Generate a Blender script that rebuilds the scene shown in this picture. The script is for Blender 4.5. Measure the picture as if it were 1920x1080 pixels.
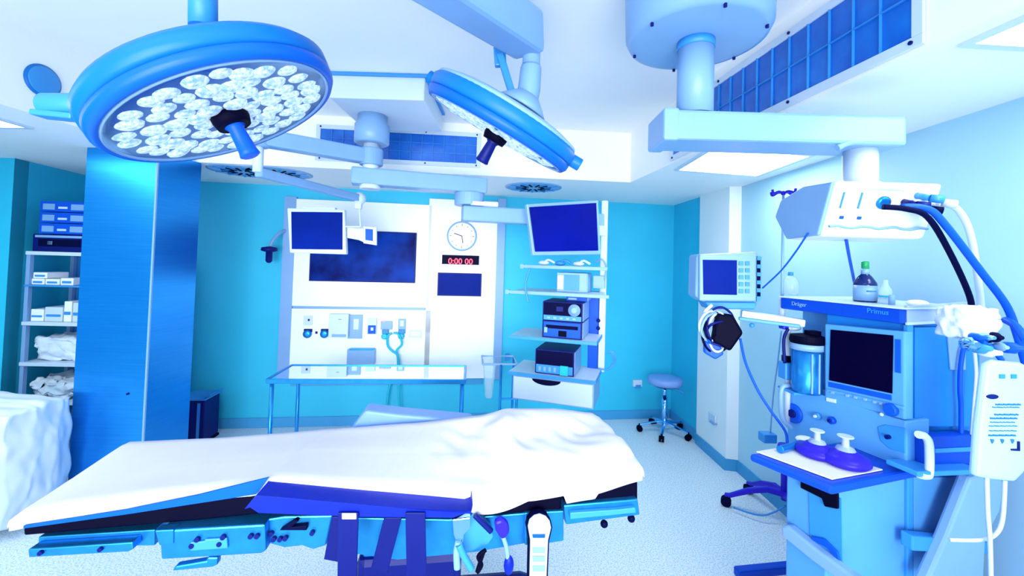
import bpy, bmesh, math, random
from mathutils import Vector, Matrix
random.seed(7)
for o in list(bpy.data.objects): bpy.data.objects.remove(o)
SC = bpy.context.scene
COL = SC.collection
# ------------------------------------------------------------ camera
FPX = 790.0; PITCH = math.radians(1.6); ROLL = 0.029; CZ = 1.75
_f = Vector((0, math.cos(PITCH), math.sin(PITCH))); _r = Vector((1, 0, 0)); _u = _r.cross(_f)
_c, _s = math.cos(ROLL), math.sin(ROLL)
CR = _c*_r + _s*_u; CU = -_s*_r + _c*_u
PY = 491.0 - FPX*math.tan(PITCH)
CAM = Vector((0, 0, CZ))
cd = bpy.data.cameras.new('camera'); cam = bpy.data.objects.new('camera', cd); COL.objects.link(cam)
cd.sensor_width = 36; cd.lens = FPX/1920*36; cd.shift_y = (PY-540)/1920; cd.clip_start = .05
cam.matrix_world = Matrix((
    (CR.x, CU.x, -_f.x, 0), (CR.y, CU.y, -_f.y, 0), (CR.z, CU.z, -_f.z, CZ), (0, 0, 0, 1)))
SC.camera = cam
# ------------------------------------------------------------ light and exposure
w = bpy.data.worlds.new('world'); SC.world = w; w.use_nodes = True
w.node_tree.nodes['Background'].inputs[0].default_value = (.62, .9, 1, 1)
w.node_tree.nodes['Background'].inputs[1].default_value = 1.0
SC.view_settings.view_transform = 'Standard'; SC.view_settings.look = 'None'
SC.view_settings.exposure = 0.17; SC.view_settings.gamma = 1
LAMP_STRENGTH = 9.5
def area(name, loc, size, power, col, rot=(0, 0, 0), sy=None):
    l = bpy.data.lights.new(name, 'AREA'); l.energy = power; l.color = col; l.size = size
    if sy: l.shape = 'RECTANGLE'; l.size_y = sy
    o = bpy.data.objects.new(name, l); COL.objects.link(o); o.location = loc; o.rotation_euler = rot
    return o
# added fill lights, unseen: stand-ins for room lamps and window light
area('overhead_fill', (-.6, .1, 2.82), 2.6, 8, (.9, .95, 1), rot=(math.radians(40), 0, 0), sy=.5)  # added overhead fill, tilted towards the back of the room
wall_fill = area('open_side_fill', (-.3, -1.5, 1.55), 3.4, 40, (.9, .95, 1), rot=(math.radians(85), 0, 0), sy=1.3); wall_fill.data.spread = math.radians(64)  # added fill from the open side, aimed at the back wall
area('overhead_fill', (-3.6, 1.0, 2.44), .6, 22, (.9, .95, 1), sy=1.2)  # added overhead fill, out of view on the left

up_fill = area('open_side_fill', (-.3, -1.5, .75), 3.4, 34, (.95, .95, 1), rot=(math.radians(122), 0, 0), sy=.6); up_fill.data.spread = math.radians(120)  # added low fill, aimed up to brighten the raised ceiling

# ------------------------------------------------------------ helpers
def ray(x, y): return _f*FPX + CR*(x-960) - CU*(y-PY)
def atY(x, y, Y):
    d = ray(x, y); return CAM + d*(Y/d.y)
def atz(x, y, z):
    d = ray(x, y); return CAM + d*((z-CZ)/d.z)
def lin(c): c /= 255.0; return c/12.92 if c <= .04045 else ((c+.055)/1.055)**2.4
def rgb(r, g, b): return (lin(r), lin(g), lin(b), 1)

class Frame:
    """local x = u (horizontal), y = away from the viewer, z = up"""
    def __init__(s, o, u):
        s.o = Vector(o); u = Vector(u); u.z = 0; u.normalize(); s.u = u; s.v = Vector((-u.y, u.x, 0))
        s.M = Matrix(((u.x, s.v.x, 0, s.o.x), (u.y, s.v.y, 0, s.o.y), (0, 0, 1, s.o.z), (0, 0, 0, 1)))
    def px(s, x, y, d=0.0):
        r = ray(x, y); p = s.o + s.v*d
        t = (p-CAM).dot(s.v)/r.dot(s.v); q = CAM + r*t - s.o
        return Vector((q.dot(s.u), d, q.z))
    def w(s, x, y, d=0.0): return s.M @ s.px(x, y, d)

ID = Matrix.Identity(4)
class MB:
    def __init__(s, T=ID): s.v = []; s.f = []; s.T = T
    def _a(s, vs, fs):
        n = len(s.v); s.v += [s.T @ Vector(p) for p in vs]; s.f += [tuple(n+i for i in f) for f in fs]; return s
    def box(s, lo, hi, R=None):
        x0, y0, z0 = lo; x1, y1, z1 = hi
        vs = [(x0,y0,z0),(x1,y0,z0),(x1,y1,z0),(x0,y1,z0),(x0,y0,z1),(x1,y0,z1),(x1,y1,z1),(x0,y1,z1)]
        if R is not None: vs = [R @ Vector(p) for p in vs]
        return s._a(vs, [(0,3,2,1),(4,5,6,7),(0,1,5,4),(1,2,6,5),(2,3,7,6),(3,0,4,7)])
    def hexa(s, a, b):   # two quads
        return s._a(list(a)+list(b), [(0,1,2,3),(7,6,5,4),(0,4,5,1),(1,5,6,2),(2,6,7,3),(3,7,4,0)])
    def prism(s, pts, ax):   # pts: polygon 3d, extrude by vector
        n = len(pts); ax = Vector(ax); P = [Vector(p) for p in pts]
        vs = P + [p+ax for p in P]
        fs = [tuple(range(n)), tuple(range(2*n-1, n-1, -1))] + [(i, (i+1) % n, n+(i+1) % n, n+i) for i in range(n)]
        return s._a(vs, fs)
    def pp(s, fr, pxs, d0, d1):   # polygon of pixels measured on plane d0 of frame, extruded to d1 (T must be fr.M)
        P = [fr.px(x, y, d0) for x, y in pxs]
        return s.prism(P, (0, d1-d0, 0))
    def pb(s, fr, x0, y0, x1, y1, d0, d1):
        p = fr.px(x0, y0, d0); q = fr.px(x1, y1, d0)
        return s.box((min(p.x,q.x), min(d0,d1), min(p.z,q.z)), (max(p.x,q.x), max(d0,d1), max(p.z,q.z)))
    def cyl(s, p0, p1, r0, r1=None, n=24):
        p0 = Vector(p0); p1 = Vector(p1); r1 = r0 if r1 is None else r1
        return s.lathe([(r0, 0), (r1, (p1-p0).length)], p0, p1-p0, n)
    def lathe(s, prof, o, ax, n=32):
        ax = Vector(ax).normalized(); o = Vector(o)
        t = Vector((1,0,0)) if abs(ax.x) < .8 else Vector((0,1,0))
        a = ax.cross(t).normalized(); b = ax.cross(a)
        vs = []; fs = []
        for r, h in prof:
            for k in range(n):
                an = 2*math.pi*k/n; vs.append(o + ax*h + (a*math.cos(an)+b*math.sin(an))*max(r, 1e-4))
        for i in range(len(prof)-1):
            for k in range(n):
                fs.append((i*n+k, i*n+(k+1) % n, (i+1)*n+(k+1) % n, (i+1)*n+k))
        fs.append(tuple(range(n-1, -1, -1))); m = (len(prof)-1)*n; fs.append(tuple(range(m, m+n)))
        return s._a(vs, fs)
    def tube(s, pts, r, n=8, smooth=True, sub=6):
        P = [Vector(p) for p in pts]
        if smooth and len(P) > 2:
            Q = []
            for i in range(len(P)-1):
                p0 = P[max(i-1, 0)]; p1 = P[i]; p2 = P[i+1]; p3 = P[min(i+2, len(P)-1)]
                for k in range(sub):
                    t = k/sub
                    Q.append(.5*((2*p1)+(p2-p0)*t+(2*p0-5*p1+4*p2-p3)*t*t+(3*p1-p0-3*p2+p3)*t**3))
            Q.append(P[-1]); P = Q
        vs = []; fs = []; prev = None
        for i, p in enumerate(P):
            d = (P[min(i+1, len(P)-1)]-P[max(i-1, 0)]).normalized()
            if prev is None:
                t = Vector((0,0,1)) if abs(d.z) < .8 else Vector((1,0,0)); a = d.cross(t).normalized()
            else: a = (prev - d*prev.dot(d)).normalized()
            prev = a; b = d.cross(a)
            for k in range(n):
                an = 2*math.pi*k/n; vs.append(p+(a*math.cos(an)+b*math.sin(an))*r)
        for i in range(len(P)-1):
            for k in range(n): fs.append((i*n+k, i*n+(k+1) % n, (i+1)*n+(k+1) % n, (i+1)*n+k))
        fs.append(tuple(range(n-1, -1, -1))); m = (len(P)-1)*n; fs.append(tuple(range(m, m+n)))
        return s._a(vs, fs)
    def bar(s, p0, p1, w, h, up=(0,0,1)):   # square bar
        p0 = Vector(p0); p1 = Vector(p1); d = (p1-p0).normalized(); a = d.cross(Vector(up)).normalized(); b = a.cross(d)
        q = lambda p: [p-a*w/2-b*h/2, p+a*w/2-b*h/2, p+a*w/2+b*h/2, p-a*w/2+b*h/2]
        return s.hexa(q(p0), q(p1))
    def sph(s, c, rx, ry=None, rz=None, n=16, R=None):
        ry = ry or rx; rz = rz or rx; c = Vector(c); vs = []; fs = []; m = n//2
        for i in range(m+1):
            th = math.pi*i/m
            for k in range(n):
                ph = 2*math.pi*k/n; p = Vector((rx*max(math.sin(th), .004)*math.cos(ph), ry*max(math.sin(th), .004)*math.sin(ph), rz*math.cos(th)))
                if R: p = R @ p
                vs.append(c+p)
        for i in range(m):
            for k in range(n): fs.append((i*n+k, (i+1)*n+k, (i+1)*n+(k+1) % n, i*n+(k+1) % n))
        return s._a(vs, fs)
    def build(s, name, mat, parent=None, bevel=0, smooth=False, origin=None):
        if parent is not None: org = Vector(parent['_o'])
        elif origin is not None: org = Vector(origin)
        else:
            xs = [p.x for p in s.v]; ys = [p.y for p in s.v]; zs = [p.z for p in s.v]
            org = Vector(((min(xs)+max(xs))/2, (min(ys)+max(ys))/2, min(zs)))
        me = bpy.data.meshes.new(name); me.from_pydata([p-org for p in s.v], [], s.f)
        bm = bmesh.new(); bm.from_mesh(me); bmesh.ops.recalc_face_normals(bm, faces=bm.faces); bm.to_mesh(me); bm.free()
        me.materials.append(mat); o = bpy.data.objects.new(name, me); COL.objects.link(o)
        o['_o'] = list(org)
        if parent is not None: o.parent = parent
        else: o.location = org
        if bevel:
            b = o.modifiers.new('bevel', 'BEVEL'); b.width = bevel; b.segments = 2; b.limit_method = 'ANGLE'; b.angle_limit = .6
        if smooth:
            for p in me.polygons: p.use_smooth = len(p.vertices) < 5
        return o
def tag(o, label=None, cat=None, group=None, kind=None):
    if label: o['label'] = label
    if cat: o['category'] = cat
    if group: o['group'] = group
    if kind: o['kind'] = kind
    return o
def thing(name, loc, label, cat, group=None):
    o = bpy.data.objects.new(name, None); COL.objects.link(o); o.location = loc; o['_o'] = list(loc)
    o.empty_display_size = .05
    return tag(o, label, cat, group)
def copy_tree(o, parent=None, loc=None):
    c = o.copy(); COL.objects.link(c)
    if parent is not None: c.parent = parent
    if loc is not None: c.location = loc
    for ch in list(o.children): copy_tree(ch, c)
    return c
def text(name, body, size, T, mat, parent, depth=.0008):
    cu = bpy.data.curves.new(name, 'FONT'); cu.body = body; cu.size = size; cu.extrude = depth; cu.resolution_u = 3
    t = bpy.data.objects.new(name+'_tmp', cu); COL.objects.link(t)
    dg = bpy.context.evaluated_depsgraph_get(); dg.update()
    me = bpy.data.meshes.new_from_object(t.evaluated_get(dg)); bpy.data.objects.remove(t)
    org = Vector(parent['_o']); me.transform(Matrix.Translation(-org) @ T)
    me.materials.clear(); me.materials.append(mat)
    o = bpy.data.objects.new(name, me); COL.objects.link(o); o.parent = parent; o['_o'] = list(org); return o
UPR = Matrix.Rotation(math.pi/2, 4, 'X')     # text standing upright, read from -y

# ------------------------------------------------------------ materials
def mat(name, col, rough=.5, metal=0, emit=None, es=0, noise=0, nscale=8, bump=0, alpha=1, spec=.5, col2=None, trans=0):
    m = bpy.data.materials.new(name); m.use_nodes = True; nt = m.node_tree; b = nt.nodes['Principled BSDF']
    b.inputs['Base Color'].default_value = col; b.inputs['Roughness'].default_value = rough; b.inputs['Metallic'].default_value = metal
    b.inputs['Specular IOR Level'].default_value = spec; b.inputs['Transmission Weight'].default_value = trans
    if alpha < 1: b.inputs['Alpha'].default_value = alpha
    if emit: b.inputs['Emission Color'].default_value = emit; b.inputs['Emission Strength'].default_value = es
    tc = nt.nodes.new('ShaderNodeTexCoord'); n = nt.nodes.new('ShaderNodeTexNoise'); n.inputs['Scale'].default_value = nscale
    n.inputs['Detail'].default_value = 4; nt.links.new(tc.outputs['Object'], n.inputs['Vector'])
    r = nt.nodes.new('ShaderNodeValToRGB'); a = noise or .04
    c2 = col2 or tuple(min(1, c*(1-a)) for c in col[:3])+(1,)
    r.color_ramp.elements[0].color = c2; r.color_ramp.elements[1].color = col
    r.color_ramp.elements[0].position = .35; r.color_ramp.elements[1].position = .65
    nt.links.new(n.outputs['Fac'], r.inputs['Fac']); nt.links.new(r.outputs['Color'], b.inputs['Base Color'])
    if bump:
        bp = nt.nodes.new('ShaderNodeBump'); bp.inputs['Strength'].default_value = bump; bp.inputs['Distance'].default_value = .01
        nt.links.new(n.outputs['Fac'], bp.inputs['Height']); nt.links.new(bp.outputs['Normal'], b.inputs['Normal'])
    return m
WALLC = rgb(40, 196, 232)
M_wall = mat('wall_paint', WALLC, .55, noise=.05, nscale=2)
M_wallr = mat('lit_wall_paint', rgb(176, 220, 240), .55, noise=.05, nscale=2)  # bright light on the right wall put into its paint colour
M_pillar = mat('lit_pillar_paint', rgb(244, 250, 253), .55, noise=.03, nscale=2)  # light falling on the pillar put into a near-white paint
M_ceil = mat('ceiling_paint', rgb(250, 251, 251), .6, noise=.02)
M_base = mat('baseboard_vinyl', rgb(60, 160, 215), .5)
M_panel = mat('white_panel', rgb(248, 251, 255), .35, noise=.01)
M_white = mat('white_enamel', rgb(206, 222, 240), .35, noise=.02)
M_lblue = mat('light_blue_enamel', rgb(130, 172, 220), .35)
M_mblue = mat('mid_blue_plastic', rgb(50, 145, 222), .4)
M_blue = mat('strong_blue_plastic', rgb(10, 85, 215), .4, spec=.18)
M_dblue = mat('dark_blue_plastic', rgb(4, 18, 108), .45, spec=.18)
M_navy = mat('navy_rubber', rgb(2, 4, 52), .6, spec=.06)
M_black = mat('black_rubber', rgb(1, 1, 30), .6, spec=.06)
M_pad = mat('blue_vinyl_pad', rgb(6, 34, 175), .38, noise=.1, spec=.18)
M_purple = mat('purple_rubber', rgb(45, 32, 200), .35, spec=.18)
M_cyan = mat('cyan_hose', rgb(10, 190, 215), .4)
M_lamp = mat('lamp_housing', rgb(10, 112, 200), .38, spec=.25)
M_lampd = mat('lamp_rim', rgb(4, 96, 210), .38, spec=.25)
M_band0 = mat('hem_strip_blue', rgb(6, 88, 205), .6, spec=.1)
M_chrome = mat('chrome', rgb(150, 205, 250), .12, 1)
M_steelb = mat('blue_tinted_metal', rgb(40, 150, 228), .3, .75, noise=.15, nscale=20)
M_glossw = mat('polished_steel_top', rgb(225, 240, 255), .04, 1)
M_screen = mat('dark_screen', rgb(4, 36, 140), .4, spec=.03, noise=.25, nscale=3)
M_screenv = mat('violet_screen', rgb(6, 20, 140), .35, spec=.05, noise=.2, nscale=3)
M_screenn = mat('night_screen', rgb(3, 1, 40), .4, spec=.03)
M_sheet = mat('white_sheet', rgb(228, 222, 236), .8, noise=.02, bump=.15, nscale=14)
M_plast = mat('crumpled_white_plastic', rgb(228, 240, 254), .3, noise=.1, nscale=5, bump=.5)
M_clear = mat('clear_plastic', rgb(205, 235, 250), .15, alpha=.45)
M_glass = mat('clear_glass', rgb(215, 240, 252), .05, alpha=.35)
M_skin = mat('stool_vinyl', rgb(120, 160, 225), .4)
M_red = mat('red_digits', rgb(255, 40, 60), .5, emit=(1, .03, .06, 1), es=6)
M_ink = mat('blue_ink', rgb(30, 120, 190), .6)
M_green = mat('green_cap', rgb(20, 160, 90), .4)
M_bottle = mat('dark_bottle', rgb(8, 30, 100), .12)
M_light = mat('light_diffuser', rgb(255, 255, 255), .4, emit=(.93, .98, 1, 1), es=LAMP_STRENGTH)
M_led = mat('led_lens', rgb(235, 246, 255), .06, noise=.5, nscale=75, bump=1.0, emit=(.75, .92, 1, 1), es=.32, col2=rgb(10, 130, 215))  # glitter and a weak glow put into the lens colour
M_reflector = mat('lamp_reflector', rgb(40, 165, 225), .3, .1, noise=.5, nscale=30)
# brushed steel: horizontal grain
def brushed():
    m = bpy.data.materials.new('brushed_steel'); m.use_nodes = True; nt = m.node_tree; b = nt.nodes['Principled BSDF']
    b.inputs['Metallic'].default_value = .85; b.inputs['Roughness'].default_value = .28
    tc = nt.nodes.new('ShaderNodeTexCoord'); mp = nt.nodes.new('ShaderNodeMapping'); mp.inputs['Scale'].default_value = (1, 1, 60)
    n = nt.nodes.new('ShaderNodeTexNoise'); n.inputs['Scale'].default_value = 3; n.inputs['Detail'].default_value = 5
    r = nt.nodes.new('ShaderNodeValToRGB'); r.color_ramp.elements[0].color = rgb(20, 135, 222); r.color_ramp.elements[1].color = rgb(45, 165, 238)
    nt.links.new(tc.outputs['Object'], mp.inputs[0]); nt.links.new(mp.outputs[0], n.inputs['Vector']); nt.links.new(n.outputs['Fac'], r.inputs['Fac'])
    nt.links.new(r.outputs['Color'], b.inputs['Base Color'])
    return m
M_brush = brushed()
def floor_mat():
    m = bpy.data.materials.new('speckled_floor'); m.use_nodes = True; nt = m.node_tree; b = nt.nodes['Principled BSDF']
    b.inputs['Roughness'].default_value = .35
    tc = nt.nodes.new('ShaderNodeTexCoord'); n = nt.nodes.new('ShaderNodeTexNoise'); n.inputs['Scale'].default_value = 110; n.inputs['Detail'].default_value = 3
    r = nt.nodes.new('ShaderNodeValToRGB'); r.color_ramp.elements[0].color = rgb(178, 212, 232); r.color_ramp.elements[1].color = rgb(242, 247, 250)
    r.color_ramp.elements[0].position = .38; r.color_ramp.elements[1].position = .52
    nt.links.new(tc.outputs['Object'], n.inputs['Vector']); nt.links.new(n.outputs['Fac'], r.inputs['Fac']); nt.links.new(r.outputs['Color'], b.inputs['Base Color'])
    return m
M_floor = floor_mat()
def louvre_mat():
    m = bpy.data.materials.new('louvre_grid'); m.use_nodes = True; nt = m.node_tree; b = nt.nodes['Principled BSDF']
    b.inputs['Roughness'].default_value = .25
    tc = nt.nodes.new('ShaderNodeTexCoord'); n = nt.nodes.new('ShaderNodeTexNoise'); n.inputs['Scale'].default_value = 9; n.inputs['Detail'].default_value = 5
    r = nt.nodes.new('ShaderNodeValToRGB'); r.color_ramp.elements[0].color = rgb(2, 62, 180); r.color_ramp.elements[1].color = rgb(30, 130, 225)
    nt.links.new(tc.outputs['Object'], n.inputs['Vector']); nt.links.new(n.outputs['Fac'], r.inputs['Fac']); nt.links.new(r.outputs['Color'], b.inputs['Base Color'])
    return m
M_louv = louvre_mat()

# ------------------------------------------------------------ the room
ZL, ZH = 2.47, 2.90
def struct(name, m, material, bevel=0): return tag(m.build(name, material, None, bevel), kind='structure')
BL = Vector((-4.45, 4.045, 0)); BR = Vector((1.90, 4.93, 0))
BW = Frame(BL, BR-BL)
Lb = (BR-BL).length
m = MB(BW.M); m.box((0, 0, 0), (Lb, .12, ZL)); struct('wall_back', m, M_wall)
m = MB(); m.box((-6.0, -1.6, -.1), (2.3, 5.3, 0)); struct('floor', m, M_floor)
def wall_poly(name, pts, out, mt=M_wall, z0=0, z1=ZL):
    m = MB(); out = Vector(out)
    for a, b in zip(pts[:-1], pts[1:]):
        a = Vector((a[0], a[1], z0)); b = Vector((b[0], b[1], z0)); m.prism([a, b, b+out, a+out], (0, 0, z1-z0))
    return struct(name, m, mt)
RW = [(2.04, -1.6), (2.03, 1.6), (2.0, 3.68), (1.905, 3.70), (1.885, 4.24), (1.915, 4.26), (1.89, 4.93)]
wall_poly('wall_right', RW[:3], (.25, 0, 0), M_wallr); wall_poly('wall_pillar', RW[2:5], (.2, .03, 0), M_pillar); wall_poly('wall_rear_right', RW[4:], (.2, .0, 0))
wall_poly('wall_left', [(-4.16, 4.12), (-4.03, 3.38), (-5.7, 3.36)], (-.02, .12, 0))
wall_poly('wall_side', [(-5.7, 3.36), (-5.75, -1.6)], (-.12, 0, 0))
TBL = Vector((-2.53, 3.33, 0)); TBR = Vector((1.01, 3.643, 0)); TFR = Vector((1.62, -1.2, 0)); TFL = Vector((-2.78, -1.2, 0))
m = MB()
# lower ceiling ring round the raised bay, bay faces and bay top
O = [Vector((-5.8, 5.2, ZL)), Vector((2.3, 5.2, ZL)), Vector((2.3, -1.6, ZL)), Vector((-5.8, -1.6, ZL))]
I = [Vector((p.x, p.y, ZL)) for p in (TBL, TBR, TFR, TFL)]
for k in range(4):
    a, b, c, d = O[k], O[(k+1) % 4], I[(k+1) % 4], I[k]
    m.prism([a, b, c, d], (0, 0, ZH+.1-ZL))
m.prism([Vector((p.x, p.y, ZH)) for p in I], (0, 0, .1))
struct('ceiling', m, M_ceil)
m = MB(BW.M); m.box((0, -.012, 0), (Lb-.03, 0, .1)); struct('baseboard_back', m, M_base, .003)
wall_poly('baseboard_right', RW, (-.012, 0, 0), M_base, 0, .1)
# shadow gap under the white panel, drawn as a darker teal strip
p = BW.px(545, 711, 0); q = BW.px(905, 722, 0)

# ------------------------------------------------------------ ceiling light panels
def light_panel(corners, label, z=ZL):
    P = [Vector((a[0], a[1], z)) for a in corners]; c = sum(P, Vector())/4
    t = thing('ceiling_light', c, label, 'ceiling light', 'flat ceiling light panels')
    m = MB()
    Q = [c+(p-c)*1.09 for p in P]
    for k in range(4):
        a, b, c1, d = Q[k], Q[(k+1) % 4], P[(k+1) % 4], P[k]; m.prism([a, b, c1, d], (0, 0, -.012))
    m.build('frame', M_white, t)
    m = MB(); m.prism([p+Vector((0, 0, -.002)) for p in P], (0, 0, -.004)); m.build('diffuser', M_light, t)
    return t
light_panel([(1.21, 3.08), (1.19, 2.48), (1.83, 2.6), (1.85, 3.2)], 'square lit ceiling panel above the patient monitor near the right wall')
light_panel([(1.40, 1.27), (1.45, .67), (1.97, .67), (1.97, 1.30)], 'lit ceiling panel cut by the top right corner of the picture')
q = atz(46, 236, ZL)
light_panel([(q.x-.62, q.y+.02), (q.x, q.y), (q.x+.02, q.y-.6), (q.x-.6, q.y-.6)], 'lit ceiling panel at the left edge beside the steel column')

# ------------------------------------------------------------ louvred light fixtures in the faces of the bay
def louvre(fr, x0, x1, z0, z1, nx, nz, label):
    c = fr.M @ Vector(((x0+x1)/2, 0, z0))
    t = thing('louvred_grille', c, label, 'grille', 'louvred grilles in the raised ceiling bay')
    m = MB(fr.M); e = .035
    m.box((x0-e, -.014, z0-e), (x1+e, -.002, z0)); m.box((x0-e, -.014, z1), (x1+e, -.002, z1+e))
    m.box((x0-e, -.014, z0), (x0, -.002, z1)); m.box((x1, -.014, z0), (x1+e, -.002, z1))
    m.build('frame', M_white, t, .002)
    m = MB(fr.M); m.box((x0, -.006, z0), (x1, -.002, z1)); m.build('backing', M_louv, t)
    m = MB(fr.M)
    for i in range(1, nx): x = x0+(x1-x0)*i/nx; m.box((x-.0015, -.016, z0), (x+.0015, -.006, z1))
    for i in range(1, nz): z = z0+(z1-z0)*i/nz; m.box((x0, -.016, z-.0015), (x1, -.006, z+.0015))
    m.build('louvre_blades', M_mblue, t)
    n = 3
    for i in range(n+1):
        for z in (z0-e/2, z1+e/2):
            x = x0+(x1-x0)*i/n; mm = MB(fr.M); mm.cyl((x, -.014, z), (x, -.019, z), .007, n=10); mm.build('screw', M_dblue, t)
    return t
TR = Frame((TBR.x, TBR.y, 0), TFR-TBR)      # right bay face, x runs towards the viewer
zc = TR.px(1715, 53); zd = TR.px(1372, 215)
louvre(TR, .75, zc.x, 2.52, 2.80, 15, 2, 'long blue louvred grille high on the right, behind the boom arm')
TBk = Frame((TBL.x, TBL.y, 0), TBR-TBL)
a = TBk.px(600, 297); b = TBk.px(895, 240)
louvre(TBk, a.x, b.x, 2.565, 2.79, 14, 3, 'wide blue louvred grille at the back behind the central ceiling column')
# round loudspeaker on the left bay face
TLf = Frame((TFL.x, TFL.y, 0), TBL-TFL)
c = TLf.px(80, 152); cw = TLf.M @ c
t = thing('ceiling_speaker', cw, 'round blue loudspeaker cover on the raised ceiling edge, far left', 'speaker')
m = MB(TLf.M); m.lathe([(.088, 0), (.088, .006), (.079, .014)], (c.x, 0, c.z), (0, -1, 0), 40); m.build('rim', M_lamp, t, smooth=True)
m = MB(TLf.M); m.lathe([(.079, .014), (.07, .016), (.03, .018)], (c.x, 0, c.z), (0, -1, 0), 40); m.build('grille', M_mblue, t, smooth=True)

# swirl air diffusers
def diffuser(px, py, label):
    c = atz(px, py, ZL)
    t = thing('air_diffuser', c, label, 'air vent', 'round swirl air diffusers in the ceiling')
    m = MB(); m.lathe([(.27, 0), (.27, .004), (.25, .008)], c, (0, 0, -1), 40); m.build('plate', M_lblue, t, smooth=True)
    m = MB(); m2 = MB()
    for k in range(24):
        an = 2*math.pi*k/24; R = Matrix.Translation(c) @ Matrix.Rotation(an, 4, 'Z')
        (m if k % 2 else m2).box((.07 if k % 2 else .11, -.009, -.014), (.17 if k % 2 else .24, .009, -.008), R)
    m.build('slots', M_navy, t); m2.build('vanes', M_mblue, t)
    return t
diffuser(1000, 351, 'round swirl air diffuser below the tilted surgical light')
diffuser(457, 321, 'left of the two round air diffusers behind the big surgical light')
diffuser(523, 324, 'right of the two round air diffusers behind the big surgical light')

# ------------------------------------------------------------ back wall panel
def wb(name, mt, t, x0, y0, x1, y1, d0, d1, bevel=0): 
    m = MB(BW.M); m.pb(BW, x0, y0, x1, y1, d0, d1); return m.build(name, mt, t, bevel)
PD = -.04
t = thing('media_wall_panel', BW.w(740, 706, 0), 'large white flush panel on the back wall holding displays and sockets', 'wall panel')
wb('backing', M_lblue, t, 541, 372, 936, 709, -.018, -.001)
wb('panel_sheet', M_panel, t, 541, 372, 804, 577, PD, -.018, .002)
wb('panel_sheet', M_panel, t, 541, 578.5, 804, 709, PD, -.018, .002)
wb('panel_sheet', M_panel, t, 805.5, 372, 936, 709, PD, -.018, .002)
m = MB(BW.M); m.pb(BW, 534, 368, 541, 711, PD-.006, -.001); m.pb(BW, 934, 372, 939, 711, PD-.006, -.001); m.build('edge_trim', M_lblue, t)
tag(wb('panel_shadow_1', M_base, None, 545, 711, 904, 720, -.02, -.001), kind='structure')  # shade in the gap below the panel, modelled as a strip
def flat_display(name, x0, y0, x1, y1, label, scr=M_screen, bz=2.0, cat='screen', dep=.03):
    t = thing(name, BW.w((x0+x1)/2, y1, PD), label, cat)
    wb('bezel', M_dblue, t, x0, y0, x1, y1, PD-dep, PD-.001, .003)
    wb('screen', scr, t, x0+bz, y0+bz, x1-bz, y1-bz, PD-dep-.002, PD-dep+.001)
    return t
# wall monitor with its reflections put into the colour as blotches
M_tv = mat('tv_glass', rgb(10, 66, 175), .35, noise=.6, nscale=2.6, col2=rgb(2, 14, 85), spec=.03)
flat_display('wall_television', 583, 429, 778, 531, 'wide dark wall television in the white panel', M_tv, cat='television')
flat_display('wall_screen', 821, 511, 902, 556, 'small dark blue screen under the red digits', M_screen)
t = flat_display('digital_timer', 829, 477.5, 898, 497, 'black digital timer with glowing red digits on the white panel', M_screenn, 1, 'timer', .025)
p = BW.px(840, 494.5, PD-.03)
text('digits', '0:00 00', .088, BW.M @ Matrix.Translation(p) @ UPR, M_red, t)
# clock
c = BW.px(866, 443, PD)
t = thing('wall_clock', BW.M @ c, 'round white wall clock above the red digital timer', 'clock')
m = MB(BW.M); m.lathe([(.160, .001), (.160, .03), (.150, .04), (.142, .034)], c, (0, -1, 0), 48); m.build('case', M_lblue, t, smooth=True)
m = MB(BW.M); m.lathe([(.141, .03), (.141, .0345)], c, (0, -1, 0), 48); m.build('dial', M_panel, t)
for k in range(12):
    an = k*math.pi/6; s = .11; L = .022 if k % 3 == 0 else .012
    m = MB(BW.M); a = c+Vector((math.sin(an)*s, -.036, math.cos(an)*s)); b = c+Vector((math.sin(an)*(s+L), -.036, math.cos(an)*(s+L)))
    m.bar(a, b, .006, .003, (0, 1, 0)); m.build('hour_mark', M_dblue, t)
m = MB(BW.M); m.bar(c+Vector((0, -.038, 0)), c+Vector((-.085, -.038, .028)), .008, .003, (0, 1, 0)); m.build('hand', M_navy, t)
m = MB(BW.M); m.bar(c+Vector((0, -.04, 0)), c+Vector((.012, -.04, -.075)), .007, .003, (0, 1, 0)); m.build('hand', M_navy, t)

# small fittings on the panel
def fitting(name, label, cat, boxes, group=None):
    x0, y0, x1, y1 = boxes[0][1:5]
    t = thing(name, BW.w((x0+x1)/2, y1, PD), label, cat, group)
    for nm, a, b, c_, d, dep, mt in boxes:
        wb(nm, mt, t, a, b, c_, d, PD-dep, PD-.0005, .002)
    return t
fitting('switch_plate', 'small square white switch plate at the left of the white panel', 'switch', [('plate', 569, 592, 585, 610, .012, M_white), ('rocker', 577, 598, 580.5, 602, .016, M_dblue)])
def gas_outlet(x, y, label, m1=M_steelb):
    c = BW.px(x, y, PD); t = thing('gas_outlet', BW.M @ c, label, 'gas outlet', 'round medical gas outlets on the white panel')
    m = MB(BW.M); m.pb(BW, x-7.5, y-7, x+7.5, y-1, PD-.02, PD-.0005); m.build('plate', M_dblue, t, .002)
    m = MB(BW.M); m.lathe([(.042, .0), (.042, .02), (.03, .032), (.012, .033)], c+Vector((0, 0, -.01)), (0, -1, 0), 24); m.build('socket', m1, t, smooth=True)
    return t
gas_outlet(577, 624, 'round gas outlet at the far left of the white panel')
gas_outlet(609, 624, 'round gas outlet just left of the glove dispenser')
fitting('panel_button', 'tiny round blue button between two gas outlets', 'button', [('cap', 591, 621.5, 595, 626, .01, M_dblue)])
fitting('glove_dispenser', 'white box dispenser with a grey label on the white panel', 'dispenser', [('case', 617, 589, 652, 633, .07, M_white), ('slot', 634, 598, 640, 600, .073, M_lblue), ('tray', 622, 627, 648, 632, .08, M_lblue)])
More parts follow.
